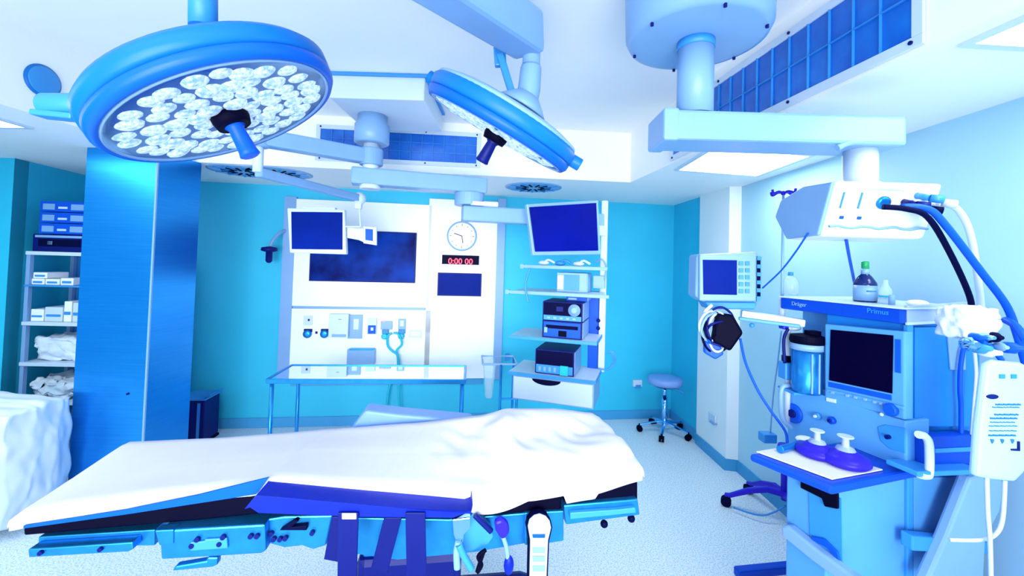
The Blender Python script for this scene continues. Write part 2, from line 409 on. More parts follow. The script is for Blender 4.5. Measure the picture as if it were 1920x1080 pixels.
fitting('steel_plate', 'tall pale grey plate beside the white dispenser', 'plate', [('plate', 653, 590, 678, 635, .02, M_lblue), ('window', 663, 598, 672, 618, .022, M_white)])
fitting('wall_intercom', 'small blue and white intercom unit in the middle of the panel', 'intercom', [('case', 689, 597, 705, 627, .03, M_white), ('face', 690, 610, 704, 626, .034, M_blue), ('button', 695, 614, 700, 620, .038, M_white)])
fitting('socket_block', 'wide grey socket block above the left cyan hose', 'socket', [('block', 714, 602, 735, 618, .025, M_lblue), ('red_tab', 716, 602, 722, 604, .027, mat('pink_tab', rgb(245, 170, 190), .5))])
fitting('socket_block', 'narrow grey socket block above the right cyan hose', 'socket', [('block', 747, 598, 760, 618, .025, M_lblue), ('slot', 750, 601, 757, 612, .027, M_white)])
fitting('blank_plate', 'blank white oblong plate right of the cyan hoses', 'plate', [('plate', 767, 619, 791, 633, .01, M_white), ('rim', 770, 622, 788, 630, .013, M_panel)])
fitting('paper_holder', 'grey paper holder low on the white panel behind the steel table', 'holder', [('case', 651, 655, 702, 683, .05, M_lblue), ('lip', 655, 654, 701, 657, .056, M_steelb)])
def hose_plug(x, y, label):
    c = BW.px(x, y, PD); t = thing('hose_connector', BW.M @ c, label, 'connector', 'cyan hose connectors')
    m = MB(BW.M); m.pb(BW, x-6, y-8, x+6, y, PD-.04, PD-.001); m.build('clamp', mat('teal_clamp', rgb(8, 130, 190), .4), t, .003)
    m = MB(BW.M); m.lathe([(.032, .001), (.032, .04), (.022, .05)], c+Vector((0, 0, -.02)), (0, -1, 0), 20); m.build('collar', M_cyan, t, smooth=True)
hose_plug(722, 626, 'cyan hose connector on the left of the pair')
hose_plug(753, 626, 'cyan hose connector on the right of the pair')
def wtube(name, pts, r, mt, label, cat, d=-.06, group=None):
    m = MB(); m.tube([BW.w(x, y, d) for x, y in pts], r, 8); return tag(m.build(name, mt, None, smooth=True), label, cat, group)
wtube('gas_hose', [(735, 625), (727, 630), (727, 648), (735, 658), (745, 666), (746, 690), (742, 705), (731, 722), (724, 768)], .012, M_cyan, 'cyan hose curving down from the left wall connector', 'hose', -.075)
wtube('gas_hose', [(738, 624), (747, 627), (753, 640), (752, 648), (744, 657), (747, 672), (749, 700), (748, 740), (752, 790)], .011, M_cyan, 'cyan hose dropping crookedly from the right wall connector', 'hose', -.105)
# wall sockets away from the panel
c = BW.px(1196, 719); t = thing('wall_outlet', BW.M @ c, 'small white outlet low on the back wall left of the stool', 'outlet')
m = MB(BW.M); m.pb(BW, 1188, 713, 1204, 725, -.03, -.001); m.build('plate', M_white, t, .004)
m = MB(BW.M); m.pb(BW, 1192, 722, 1202, 728, -.035, -.001); m.build('flap', M_mblue, t, .003)
PF = Frame((1.905, 3.70, 0), Vector((.09, -.02, 0)))
PS = Frame((1.885, 4.24, 0), Vector((.02, -.54, 0)))
t = thing('wall_outlet', PS.w(1335, 790), 'small white outlet low on the narrow pillar at the right', 'outlet')
m = MB(PS.M); m.pb(PS, 1328, 771, 1340, 800, -.02, -.001); m.build('plate', M_white, t, .003)
m = MB(PS.M); m.pb(PS, 1330, 788, 1338, 797, -.035, -.001); m.build('plug', M_lblue, t, .003)
m = MB(BW.M); m.pb(BW, 948, 664, 956, 676, -.02, -.001)
tag(m.build('wall_hook', M_mblue, None, .003), 'small blue hook on the back wall beside the equipment rack', 'hook')
# swan-neck lamp at the left edge of the panel
t = thing('swan_neck_lamp', BW.w(530, 450, -.05), 'small purple lamp on a curved white neck left of the white panel', 'lamp')
m = MB(); m.tube([BW.w(x, y, d) for x, y, d in [(536, 432, -.03), (524, 437, -.12), (512, 450, -.18), (507, 462, -.2)]], .016, 10); m.build('neck', M_lblue, t, smooth=True)
m = MB(); c = BW.w(505, 470, -.2); m.lathe([(.02, .04), (.07, .03), (.075, 0), (.04, -.012), (.03, -.012), (.03, -.1), (.015, -.12)], c, (0, 0, 1), 20)
m.build('head', M_dblue, t, smooth=True)

# ------------------------------------------------------------ steel table in front of the panel
def steel_table():
    z = .85; nl = atz(500, 711, z); nr = atz(872, 712, z); fl = atz(540, 684, z); fr_ = atz(855, 686, z)
    u = (nr-nl).normalized(); F_ = Frame((nl.x, nl.y, 0), u); L = (nr-nl).length; D = .43
    t = thing('instrument_table', F_.M @ Vector((L/2, D/2, 0)), 'polished steel side table standing before the white wall panel', 'table')
    m = MB(F_.M); m.box((.01, .01, z-.025), (L-.01, D-.01, z-.004)); m.build('tabletop', M_glossw, t, .003)
    m = MB(F_.M); r = .008
    for a, b in (((0, 0), (L, 0)), ((L, 0), (L, D)), ((L, D), (0, D)), ((0, D), (0, 0))):
        m.bar((a[0], a[1], z-.014), (b[0], b[1], z-.014), .016, .034)
    m.build('rim', M_steelb, t, .002)
    for x, y in ((.03, .02), (L-.02, .02), (.07, D-.03), (L-.03, D-.03)):
        m = MB(F_.M); m.cyl((x, y, .02), (x, y, z-.03), .014, n=16); l = m.build('leg', M_steelb, t, smooth=True)
        m = MB(F_.M); m.cyl((x, y, 0), (x, y, .02), .02, n=16); m.build('foot', M_navy, l)
    return t
steel_table()
# ------------------------------------------------------------ bin behind column
c0 = atz(378, 812, 0); z1 = 1.75-(742-475)*3.95/790
BN = Frame((-2.98, 3.86, 0), (1, .1, 0))
t = thing('pedal_bin', BN.M @ Vector((.12, .12, 0)), 'dark blue bin with a lid on the floor behind the steel column', 'bin')
m = MB(BN.M); m.box((0, 0, .02), (.22, .24, .40)); m.build('body', M_dblue, t, .01)
m = MB(BN.M); m.box((-.01, -.01, .405), (.23, .25, .425)); m.prism([(.2, -.01, .42), (.27, -.01, .45), (.27, .2, .45), (.2, .2, .42)], (0, 0, .012)); m.build('lid', M_mblue, t, .004)
m = MB(BN.M); m.box((-.005, -.005, 0), (.225, .245, .02)); m.build('base', M_black, t)
m = MB(BN.M); m.box((.16, -.004, .05), (.185, 0, .38)); m.build('stripe', M_mblue, t)

# ------------------------------------------------------------ steel column
CF = Frame((-3.01, 2.95, 0), (1, 0, 0))
t = thing('steel_column', (-2.76, 3.15, 0), 'brushed steel clad column rising behind the operating table', 'column')
m = MB(); m.box((-3.0, 2.96, 0), (-2.52, 3.36, ZL-.001)); m.build('core', M_steelb, t)
m = MB(); m.box((-3.012, 2.948, 0), (-2.512, 2.96, ZL-.002)); m.build('front_cladding', M_brush, t, .003)
m = MB(); m.box((-2.522, 2.955, 0), (-2.51, 3.365, ZL-.002)); m.build('side_cladding', M_brush, t, .003)
m = MB(); m.cyl((-2.63, 2.948, .76), (-2.63, 2.94, .76), .008, n=12); m.build('screw', M_dblue, t)
m = MB(); m.box((-2.516, 2.944, .0), (-2.504, 2.955, ZL-.002)); m.build('corner_strip', M_lblue, t)

# ------------------------------------------------------------ shelf rack behind the column
SH = Frame((-3.98, 3.46, 0), (1, .04, 0))
ys_ = [474, 612, 683, 768]
zs_ = [SH.px(100, y).z for y in (472, 604, 680, 752)]
t = thing('shelving_rack', SH.M @ Vector((.35, .2, 0)), 'white steel shelving rack half hidden behind the steel column', 'shelving')
for x in (0, .78):
    for y in (0, .36):
        m = MB(SH.M); m.box((x, y, 0), (x+.03, y+.03, zs_[0])); m.build('post', M_lblue, t)
for z in zs_+[.3]:
    m = MB(SH.M); m.box((.0, -.01, z-.03), (.81, .4, z)); m.build('shelf', M_white, t, .003)
m = MB(SH.M); m.box((.0, .395, .1), (.81, .41, zs_[0]+.0)); m.build('back_panel', M_mblue, t)
def sb(name, label, cat, x0, x1, d0, d1, zi, h, mt, group=None, extra=None):
    t = thing(name, SH.M @ Vector(((x0+x1)/2, (d0+d1)/2, zi)), label, cat, group)
    m = MB(SH.M); m.box((x0, d0, zi+.001), (x1, d1, zi+h)); m.build('case', mt, t, .004)
    if extra:
        for nm, a, b, c_, d, mt2 in extra:
            m = MB(SH.M); m.box((x0+(x1-x0)*a, d0-.004, zi+h*b), (x0+(x1-x0)*c_, d0+.001, zi+h*d)); m.build(nm, mt2, t)
    return t
z = zs_[0]
sb('amplifier', 'black rimmed device at the bottom of the pile on the rack', 'device', .02, .42, .02, .32, z, .145, M_dblue, None, [('display', .12, .3, .95, .7, M_navy), ('top_trim', .05, .8, .98, .93, M_lblue), ('knob', .3, .4, .4, .6, M_lblue)])
for k, lb in enumerate(('lowest of the three blue storage boxes piled on the rack', 'middle one of the three blue storage boxes piled on the rack', 'topmost of the three blue storage boxes piled on the rack')):
    sb('storage_box', lb, 'box', .06, .42, .02, .32, z+.147+k*.092, .088, M_blue, 'blue storage boxes on the rack', [('label_patch', .08, .2, .34, .75, M_lblue), ('label_patch', .42, .3, .62, .5, M_white), ('label_patch', .7, .2, .98, .75, M_lblue)])
z = zs_[1]; i = 0
for x0, x1, h in ((.04, .14, .1), (.15, .29, .12), (.30, .36, .17), (.37, .44, .16)):
    i += 1
    sb('supply_box', ['short white carton at the left end of the second shelf', 'wider white carton with blue writing on the second shelf', 'tall white packet on the second shelf beside the wide carton', 'tall pale packet next to the column on the second shelf'][i-1], 'carton', x0, x1, .02, .22, z, h, M_panel if i % 2 else M_white, 'cartons on the second shelf', [('print', .1, .35, .9, .5, M_mblue)])
zmid = SH.px(100, 535).z
m = MB(SH.M); m.box((.0, -.01, zmid-.012), (.81, .4, zmid)); m.build('wire_shelf', M_mblue, bpy.data.objects['shelving_rack'])
for k, (x0, x1, h) in enumerate(((.03, .13, .05), (.14, .25, .05), (.26, .36, .06), (.04, .15, .05))):
    sb('small_carton', ['small white carton at the left of the upper shelf', 'second small white carton from the left of the upper shelf', 'small white carton nearest the column on the upper shelf', 'small white carton lying on top of the leftmost one'][k], 'carton', x0, x1, .02, .2, zmid+(.052 if k == 3 else 0), h, M_panel, 'small cartons on the upper shelf', [('print', .15, .3, .85, .6, M_mblue)])
def crumple(name, label, cat, T, lo, hi, mt, seed, amp=.03, seg=14, top_only=False):
    """soft bag: subdivided rounded box displaced by smooth noise"""
    from mathutils import noise as N
    bm = bmesh.new(); bmesh.ops.create_cube(bm, size=1); bmesh.ops.subdivide_edges(bm, edges=bm.edges, cuts=seg, use_grid_fill=True)
    c = (Vector(lo)+Vector(hi))/2; s = Vector(hi)-Vector(lo)
    for v in bm.verts:
        p = v.co*2; q = Vector([x for x in p]); k = max(abs(x) for x in q); rnd = q.normalized()*k
        q = q.lerp(rnd, .38)
        nn = N.noise_vector(q*2.3+Vector((seed, 0, 0)))*1.0 + N.noise_vector(q*5+Vector((0, seed, 0)))*.6
        w = Vector((q.x*s.x/2, q.y*s.y/2, q.z*s.z/2)) + nn*amp
        if w.z < -s.z/2+.0: w.z = -s.z/2
        v.co = T @ (c+w)
    zs = [v.co.z for v in bm.verts]; xs = [v.co.x for v in bm.verts]; ys = [v.co.y for v in bm.verts]
    org = Vector((sum(xs)/len(xs), sum(ys)/len(ys), min(zs)))
    for v in bm.verts: v.co -= org
    me = bpy.data.meshes.new(name); bm.to_mesh(me); bm.free(); me.materials.append(mt)
    for p in me.polygons: p.use_smooth = True
    o = bpy.data.objects.new(name, me); COL.objects.link(o); o.location = org; o['_o'] = list(org)
    return tag(o, label, cat)
crumple('linen_bag', 'white plastic bag of linen on the third shelf of the rack', 'bag', SH.M, (.05, .04, zs_[2]), (.42, .34, zs_[2]+.2), M_plast, 3)
crumple('linen_bag', 'crumpled pale bag on the lowest visible shelf of the rack', 'bag', SH.M, (.03, .04, zs_[3]), (.42, .34, zs_[3]+.16), M_plast, 9, .045)
# plastic covered trolley at the left edge
crumple('covered_trolley', 'trolley shrouded in crumpled white plastic at the left edge', 'trolley', ID, (-3.85, 2.50, 0.0), (-2.90, 2.92, .80), M_plast, 5, .018, 30)

# ------------------------------------------------------------ operating table
TF = Frame((-1.54, 1.33, 0), (2.02, .28, 0))
W = .52
def ipx(fr, d, pts):
    L = [fr.px(x, y, d) for x, y in pts]; return [(p.x, p.z) for p in L]
def interp(L, s):
    if s <= L[0][0]: return L[0][1]
    for (a, za), (b, zb) in zip(L[:-1], L[1:]):
        if s <= b: t = (s-a)/(b-a); t = t*t*(3-2*t)*.35+t*.65; return za+(zb-za)*t
    return L[-1][1]
OT = thing('operating_table', TF.M @ Vector((1.0, W/2, 0)), 'operating table with navy mattress and steel side rails in the foreground', 'operating table')
def tp(name, mt, pxs, d0, d1, bevel=.003, parent=None, label=None):
    m = MB(TF.M); m.pp(TF, pxs, d0, d1); o = m.build(name, mt, parent or OT, bevel)
    if label: o['label'] = label
    return o
z3 = lambda L: [(x/3, 740+y/3) for x, y in L]
z4 = lambda L: [(460+x/2.4615, 840+y/2.4615) for x, y in L]
# mattresses (three sections)
tp('mattress', M_black, [(43, 990), (260, 948), (478, 917), (497, 963), (380, 975), (44, 1005)], .01, .12, .006)
tp('mattress', M_black, [(484, 908), (520, 902), (900, 931), (1054, 925), (1052, 957), (880, 967), (497, 963)], .012, .10, .006)
tp('mattress', M_black, [(1058, 920), (1190, 888), (1196, 898), (1196, 938), (1058, 950)], .012, .3, .006)
tp('blue_hem_strip', M_band0, z3([(130, 738), (700, 650), (1100, 568), (1512, 466), (1440, 562), (700, 676), (130, 754)]), -.028, -.02, .001)  # separate blue strip along the sheet's near hem
# base frame under the mattress
tp('base_frame', M_steelb, z3([(215, 800), (870, 760), (870, 850), (215, 860)]), .02, W-.02)
r1 = tp('side_rail', M_steelb, z3([(155, 870), (745, 830), (750, 870), (720, 885), (160, 918)]), -.02, .02, .004)
for x, y in ((235, 885), (570, 865)):
    c = TF.px(x/3, 740+y/3, -.02); m = MB(TF.M); m.cyl(c, c+Vector((0, -.008, 0)), .007, n=12); m.build('bolt', M_dblue, r1)
b1 = tp('leg_section_block', M_steelb, z3([(895, 765), (1490, 730), (1497, 878), (1470, 895), (905, 930)]), -.03, .12, .006)
tp('slot_plate', M_mblue, z3([(1070, 832), (1150, 825), (1150, 815), (1275, 808), (1280, 865), (1070, 880)]), -.038, -.03, .003, b1)
for x, y in ((1115, 808), (1260, 795), (1085, 843), (1240, 833), (1415, 790), (1450, 790)):
    c = TF.px(x/3, 740+y/3, -.03); m = MB(TF.M); m.cyl(c, c+Vector((0, -.01, 0)), .008, n=12); m.build('bolt', M_dblue, b1)
tp('connector_block', M_steelb, z3([(870, 765), (975, 760), (975, 840), (895, 850)]), -.035, -.0, .003)
tp('release_lever', M_steelb, z3([(965, 995), (985, 965), (1160, 935), (1165, 915), (1225, 915), (1222, 960), (1195, 972)]), -.025, .0, .005)
h = tp('hinge_bracket', M_steelb, z3([(1505, 700), (1600, 685), (1870, 680), (1832, 850), (1760, 872), (1700, 850), (1600, 862), (1518, 840)]), .0, .06, .005)
tp('hinge_arm', M_navy, z3([(1570, 765), (1660, 705), (1680, 712), (1640, 745), (1725, 735), (1725, 765)]), -.02, -.0, .003, h)
for x, y in ((1530, 775), (1545, 805), (1610, 800), (1760, 770), (1580, 805)):
    c = TF.px(x/3, 740+y/3, 0); m = MB(TF.M); m.cyl(c, c+Vector((0, -.012, 0)), .008, n=12); m.build('bolt', M_dblue, h)
tp('side_plate', M_steelb, z4([(380, 320), (940, 330), (1300, 300), (1300, 440), (1060, 482), (700, 518), (520, 492), (360, 440)]), .04, .1, .004)
tp('side_plate', M_steelb, z4([(1290, 300), (1470, 290), (1470, 430), (1390, 442), (1290, 450)]), .0, .06, .004)
tp('quarter_plate', M_mblue, z4([(1050, 300), (1090, 320), (1135, 370), (1145, 410), (1120, 445), (1050, 475), (1000, 480), (960, 400)]), .0, .03, .003)
hb = tp('head_section_rail', M_steelb, z4([(1470, 265), (1812, 236), (1822, 310), (1480, 356)]), -.01, .06, .005)
tp('rail_bar', M_mblue, z4([(1500, 300), (1720, 285), (1800, 275), (1805, 300), (1500, 330)]), -.03, -.01, .003, hb)
for x, y in ((1780, 325), (1655, 350)):
    c = TF.px(460+x/2.46, 840+y/2.46, 0); m = MB(TF.M); m.sph(c, .014); m.build('knob', M_navy, hb, smooth=True)
# column and foot
c = TF.px(790, 1000, .26)
m = MB(TF.M); m.box((c.x-.22, .08, .30), (c.x+.16, .44, .66)); m.build('column', M_dblue, OT, .03)
m = MB(TF.M); m.box((c.x-.20, .10, .64), (c.x+.14, .42, .84)); m.build('column_head', M_steelb, OT, .01)
m = MB(TF.M); m.box((c.x-.5, .05, .03), (c.x+.5, .47, .32)); m.build('foot', M_dblue, OT, .05)
m = MB(TF.M)
for dx in (-.4, .4):
    for dy in (.09, .43): m.cyl((c.x+dx, dy, 0), (c.x+dx, dy, .032), .04, n=16)
m.build('feet_pads', M_navy, OT)
# clamps, keys, little handles on the rail
cl = tp('rail_clamp', M_chrome, z4([(955, 330), (1040, 320), (1040, 370), (1010, 400), (1005, 440), (975, 440), (960, 400)]), -.05, -.0, .004)
m = MB(TF.M); m.tube([TF.px(*z4([p])[0], -.05) for p in ((985, 430), (975, 480), (978, 555))], .012, 10); m.build('lever', M_lblue, cl, smooth=True)
m = MB(TF.M); m.tube([TF.px(*z4([p])[0], -.06) for p in ((985, 445), (1010, 500), (1045, 560))], .012, 10); m.build('lever', M_mblue, cl, smooth=True)
m = MB(TF.M); m.tube([TF.px(*z4([p])[0], -.045) for p in ((1060, 310), (1100, 350), (1135, 385))], .010, 10); m.build('lever', M_dblue, cl, smooth=True)
m = MB(TF.M); m.tube([TF.px(*z4([p])[0], -.04) for p in ((1110, 470), (1075, 500), (1090, 540), (1070, 570), (1100, 480))], .007, 8); tag(m.build('buckle_cord', M_black, OT, smooth=True))
k = tp('lever_handle', M_purple, z4([(1150, 345), (1185, 330), (1215, 350), (1222, 390), (1205, 420), (1180, 425), (1155, 385)]), -.05, -.02, .01)
m = MB(TF.M); m.tube([TF.px(*z4([p])[0], -.035) for p in ((1190, 410), (1205, 460), (1212, 520))], .008, 8); m.build('stem', M_lblue, k, smooth=True)
m = MB(TF.M); c2 = TF.px(*z4([(1216, 540)])[0], -.035); m.sph(c2, .018, .014, .034); m.build('grip', M_pad, k, smooth=True)
# arm board pad on the near side
def rounded_pad(name, pxs, d0, d1, label):
    o = tp(name, M_pad, pxs, d0, d1, .025, None, label); o.modifiers['bevel'].segments = 4
    for p in o.data.polygons: p.use_smooth = True
    return o
_P = [TF.px(x, y, -.005) for x, y in z4([(60, 205), (112, 146), (230, 156), (740, 205), (1035, 230)])]+[TF.px(x, y, -.10) for x, y in z4([(1050, 262), (1045, 290), (960, 322), (520, 318), (60, 300), (22, 275)])]
m = MB(TF.M); m.prism([(q.x, -.10, q.z) for q in _P], (0, .095, 0))
ap = m.build('arm_board', M_pad, None, .012, origin=TF.w(680, 960, -.05)); ap.modifiers['bevel'].segments = 4
tag(ap, 'long bright blue padded arm board hung on the near table side', 'arm board')
# far arm board
FA = Frame(TF.M @ Vector((0, W+.04, 0)), TF.u)
m = MB(FA.M); P = [(655, 806), (684, 769), (742, 778), (880, 791), (880, 806)]
base = [FA.px(x, y, .0) for x, y in [(655, 808), (684, 780), (745, 787), (900, 797), (900, 812)]]
m.pp(FA, [(652, 812), (684, 770), (742, 777), (885, 790), (900, 812)], .02, .14)
tag(m.build('arm_board', M_skin, None, .012), 'lilac blue arm board pad poking up beyond the far table side', 'arm board')
# straps
def strap(pxs, label, d=-.035, th=.008, tagbit=False):
    m = MB(TF.M); m.pp(TF, z4(pxs), d, d+th)
    t = thing('restraint_strap', TF.w(*z4([pxs[0]])[0], d), label, 'strap', 'dark blue straps hanging from the table')
    o = m.build('band', M_dblue if d > -.1 else M_dblue, t, .002)
    if tagbit:
        m = MB(TF.M); m.pp(TF, z4([(445, 302), (512, 302), (512, 330), (445, 330)]), d-.004, d-.0005); m.build('buckle', M_white, t, .002)
strap([(400, 318), (432, 318), (432, 528), (362, 515)], 'short navy strap end behind the leftmost hanging strap', -.01)
strap([(428, 300), (522, 300), (512, 640), (424, 640)], 'left long navy strap with a white buckle hanging from the table', -.112, .008, True)
strap([(640, 322), (722, 322), (655, 580), (580, 552)], 'slanting short navy strap between the two long ones', -.03)
strap([(738, 300), (830, 300), (838, 640), (745, 640)], 'right long navy strap hanging from the table', -.112)
# remote handset
t = thing('table_handset', TF.w(1010, 970, -.04), 'white table remote handset hanging from the near rail', 'remote control')
hp = [(1305, 365), (1312, 335), (1335, 315), (1360, 308), (1388, 318), (1406, 340), (1412, 370), (1398, 430), (1390, 620), (1312, 620), (1316, 430)]
m = MB(TF.M); m.pp(TF, z4([(1305-8 if x < 1355 else x+6, y-6) if False else (x+(-8 if x < 1355 else 6), y-(8 if y < 330 else 0)) for x, y in hp]), -.042, -.012); m.build('case', M_navy, t, .004)
m = MB(TF.M); m.pp(TF, z4(hp), -.052, -.040); m.build('face', M_white, t, .004)
for y0 in (400, 460, 500, 545):
    m = MB(TF.M); m.pp(TF, z4([(1325, y0), (1385, y0), (1383, y0+(16 if y0 == 400 else 26)), (1327, y0+(16 if y0 == 400 else 26))]), -.056, -.051); m.build('key', M_blue if y0 == 400 else M_lblue, t, .001)

# sheet
def sheet():
    near = ipx(TF, 0, [(28, 968), (110, 950), (300, 925), (478, 905), (510, 895), (700, 908), (900, 922), (1000, 915), (1110, 900), (1202, 872)])
    far = ipx(TF, W, [(240, 829), (400, 822), (520, 813), (640, 803), (780, 793), (900, 779), (955, 766), (1040, 766), (1110, 774), (1125, 782)])
    from mathutils import noise as N
    NS, NT = 170, 40; s0 = near[0][0]; s1 = near[-1][0]
    prof = []   # t parameter: (b, drop)
    vs = []; fs = []
    f0 = far[0][0]; f1 = far[-1][0]
    for i in range(NS+1):
        a = i/NS
        for j in range(NT+1):
            b = j/NT
            sn = s0+(s1-s0)*a; sf = f0+(f1-f0)*a
            if j <= 4:     # near drape hanging over the edge
                k = (4-j)/4
                sp = sn; y = -.012-.006*math.sin(sn*9)*k
                drop = .030
                if 1.35 < sn: drop = .03+.035*max(0, math.sin((sn-1.35)*11))*k + (.03 if 1.78 < sn < 1.9 else 0)
                if sn > 1.9: drop = .045
                z = interp(near, sn)-.006-drop*k
            elif j >= NT-4:
                k = (j-(NT-4))/4; sp = sf; y = W+.012; z = interp(far, sf)-.006-.05*k
            else:
                t_ = (j-4)/(NT-8); sp = sn+(sf-sn)*t_; y = W*t_
                zn, zf = interp(near, sn), interp(far, sf)
                z = zn+(zf-zn)*t_
                # rounded shoulders and soft folds
                e = min(t_, 1-t_); z -= .006*max(0, 1-e*18)
                z += .0035*N.noise(Vector((sp*2.2, y*6, 1.3)))
                # puckered heap at the head end
                if sp > 1.25:
                    q = min(1, (sp-1.25)/.3)
                    z += q*(.045*N.noise(Vector((sp*5.2, y*4.5, 4.1)))+.02*N.noise(Vector((sp*13+y*6, y*9, 2.))))*math.sin(math.pi*min(1, max(0, t_)))
                    z += .03*math.exp(-((sp-1.60)/.05)**2-((t_-.62)/.35)**2)
                # pressed creases
                for cs in (.72, 1.12, 1.42): z -= .0025*math.exp(-((sp-cs-.1*t_)/.006)**2)
                z -= .0025*math.exp(-((t_-.45)/.012)**2)
            vs.append(TF.M @ Vector((sp, y, z)))
    for i in range(NS):
        for j in range(NT):
            q = i*(NT+1)+j; fs.append((q, q+NT+1, q+NT+2, q+1))
    # end drapes at both ends
    def endd(i, out, drop):
        n0 = len(vs); K = 4
        for k in range(K+1):
            for j in range(4, NT-3):
                p = vs[i*(NT+1)+j]; a = k/K
                vs.append(p+TF.u*out*math.sin(a*1.5)+Vector((0, 0, -drop*(a**1.4)*(1+.25*math.sin(j*.7)))))
        nn = NT-7
        for k in range(K):
            for j in range(nn-1):
                q = n0+k*nn+j; fs.append((q, q+1, q+nn+1, q+nn))
    endd(0, -.006, .02); endd(NS, .008, .03)
    org = TF.M @ Vector((1, W/2, .9))
    me = bpy.data.meshes.new('drape_sheet'); me.from_pydata([p-org for p in vs], [], fs)
    for p in me.polygons: p.use_smooth = True
    me.materials.append(M_sheet); o = bpy.data.objects.new('drape_sheet', me); COL.objects.link(o); o.location = org; o['_o'] = list(org)
    so = o.modifiers.new('thick', 'SOLIDIFY'); so.thickness = .003; so.offset = 1
    tag(o, 'white cloth sheet spread over the operating table', 'sheet')
    # filler foam under the sheet: makes the mattress reach the cloth
    m = MB(TF.M)
    st = [0.03+(1.9)*i/14 for i in range(15)]
    for a, b in zip(st[:-1], st[1:]):
        q = [(a, .03, interp(near, a)-.03), (b, .03, interp(near, b)-.03), (b+.0, W-.05, interp(far, b+.03)-.06), (a, W-.05, interp(far, a)-.06)]
        lo = [(x, y, min(.86+.03*x, z-.01)) for x, y, z in q]
        m.hexa(lo, q)
    m.build('mattress_core', M_navy, OT)
sheet()

# ------------------------------------------------------------ surgical lights
def surgical_light(C, n, R, roll, label, name='surgical_light', bright_handle=True):
    """disc centre C, facing direction n"""
    C = Vector(C); n = Vector(n).normalized()
    t = thing(name, C, label, 'surgical light', 'round surgical lights on ceiling arms')
    up = -n
    m = MB(); Ro = R*1.07
    m.lathe([(R*1.0, .0), (R*1.03, -.004), (Ro, .012), (Ro*1.005, .03), (Ro*.985, .034)], C, up, 72); m.build('rim', M_lampd, t, smooth=True)
    m = MB(); m.lathe([(Ro*.985, .034), (Ro*1.01, .044), (Ro*1.015, .075), (Ro*.97, .092), (Ro*.85, .102), (Ro*.5, .112), (Ro*.2, .115)], C, up, 72); m.build('housing', M_lamp, t, smooth=True)
    m = MB(); m.lathe([(R*1.0, .012), (R*.1, .014)], C, up, 64); m.build('reflector', M_reflector, t, smooth=True)
    # lenses
    a = n.cross(Vector((0, 1, 0))).normalized(); b = n.cross(a)
    r = R*.125; ref = None; cnt = 0
    pos = []
    for ring, cntr in ((.24, 8), (.43, 14), (.62, 20), (.81, 26), (.955, 30)):
        for k in range(cntr):
            an = 2*math.pi*(k+.5*(ring in (.43, .81)))/cntr; pos.append((ring*R*math.cos(an), ring*R*math.sin(an)))
    pos = [(x, y) for x, y in pos if math.hypot(x, y) < R*.93]
    B = Matrix((a, b, n)).transposed().to_4x4()
    lm = MB(); lm.lathe([(r*.98, 0), (r*.98, .006), (r*.8, .016), (r*.45, .022), (.0, .024)], (0, 0, 0), (0, 0, 1), 14)
    for (x, y) in pos:
        x += random.uniform(-.011, .011); y += random.uniform(-.011, .011)
        p = a*x+b*y-n*(.012+random.uniform(0, .006))
        if ref is None:
            me = bpy.data.meshes.new('lens'); me.from_pydata([v for v in lm.v], [], lm.f); me.materials.append(M_led)
            for q in me.polygons: q.use_smooth = True
            ref = bpy.data.objects.new('lens', me); o = ref
        else: o = ref.copy()
        COL.objects.link(o); o.parent = t; o.matrix_local = Matrix.Translation(p) @ B @ Matrix.Rotation(random.random()*6, 4, 'Z') @ Matrix.Rotation(.15, 4, 'X')
    # cover glass ring and handle
    m = MB(); m.lathe([(R*1.0, .0), (R*.985, -.006), (R*.97, .0)], C, up, 64); m.build('glass_ring', M_lblue, t, smooth=True)
    m = MB(); m.lathe([(R*.17, -.005), (R*.17, .015), (R*.15, .036)], C, n, 28); m.build('handle_socket', M_black, t, smooth=True)
    m = MB(); m.lathe([(R*.11, .03), (R*.07, .045), (R*.085, .115), (R*.095, .128), (R*.07, .133)], C, n, 24); m.build('handle', M_blue if bright_handle else M_dblue, t, smooth=True)
    return t, Ro
n1 = Vector((.452, .132, -.882)).normalized(); C1 = Vector((-.85, 1.238, 2.16))
L1, Ro = surgical_light(C1, n1, .30, 0, 'big surgical light with glittering lens face above the table, left')
# side grip
p = C1-n1*.06; g = atY(78, 190, 1.20)
d = (g-p).normalized(); e = p+d*(Ro-.02)
w1 = atY(152, 196, 1.16); w2 = atY(84, 197, 1.16)
m = MB(); m.cyl(w1, w2, .030, .032, 20); m.build('grip_mount', M_mblue, L1, .004, smooth=True)
m = MB(); m.bar(atY(150, 222, 1.16), atY(72, 214, 1.16), .05, .016); m.build('grip_flap', M_mblue, L1, .004)
# hanging arm
top = C1-n1*.11
s1 = atY(381, 52, 1.14); s2 = atY(381, -60, 1.14)
m = MB(); m.lathe([(.16, 0), (.13, .02), (.07, .045), (.045, .06)], C1-n1*.10, -n1, 32); m.build('cardan_joint', M_lamp, L1, smooth=True)
m = MB(); m.cyl(top-n1*.02, s1, .05, .032, 20); m.cyl(s1, s2, .034, .034, 20); m.build('stem', M_mblue, L1, smooth=True)
hub = Vector((-.42, 1.02, 0))
m = MB(); a_ = Vector((s2.x, s2.y, 2.66)); m.cyl(s2, a_, .034); m.cyl(a_, Vector((hub.x, hub.y, 2.66)), .045, n=20); m.build('arm', M_lblue, L1, smooth=True)
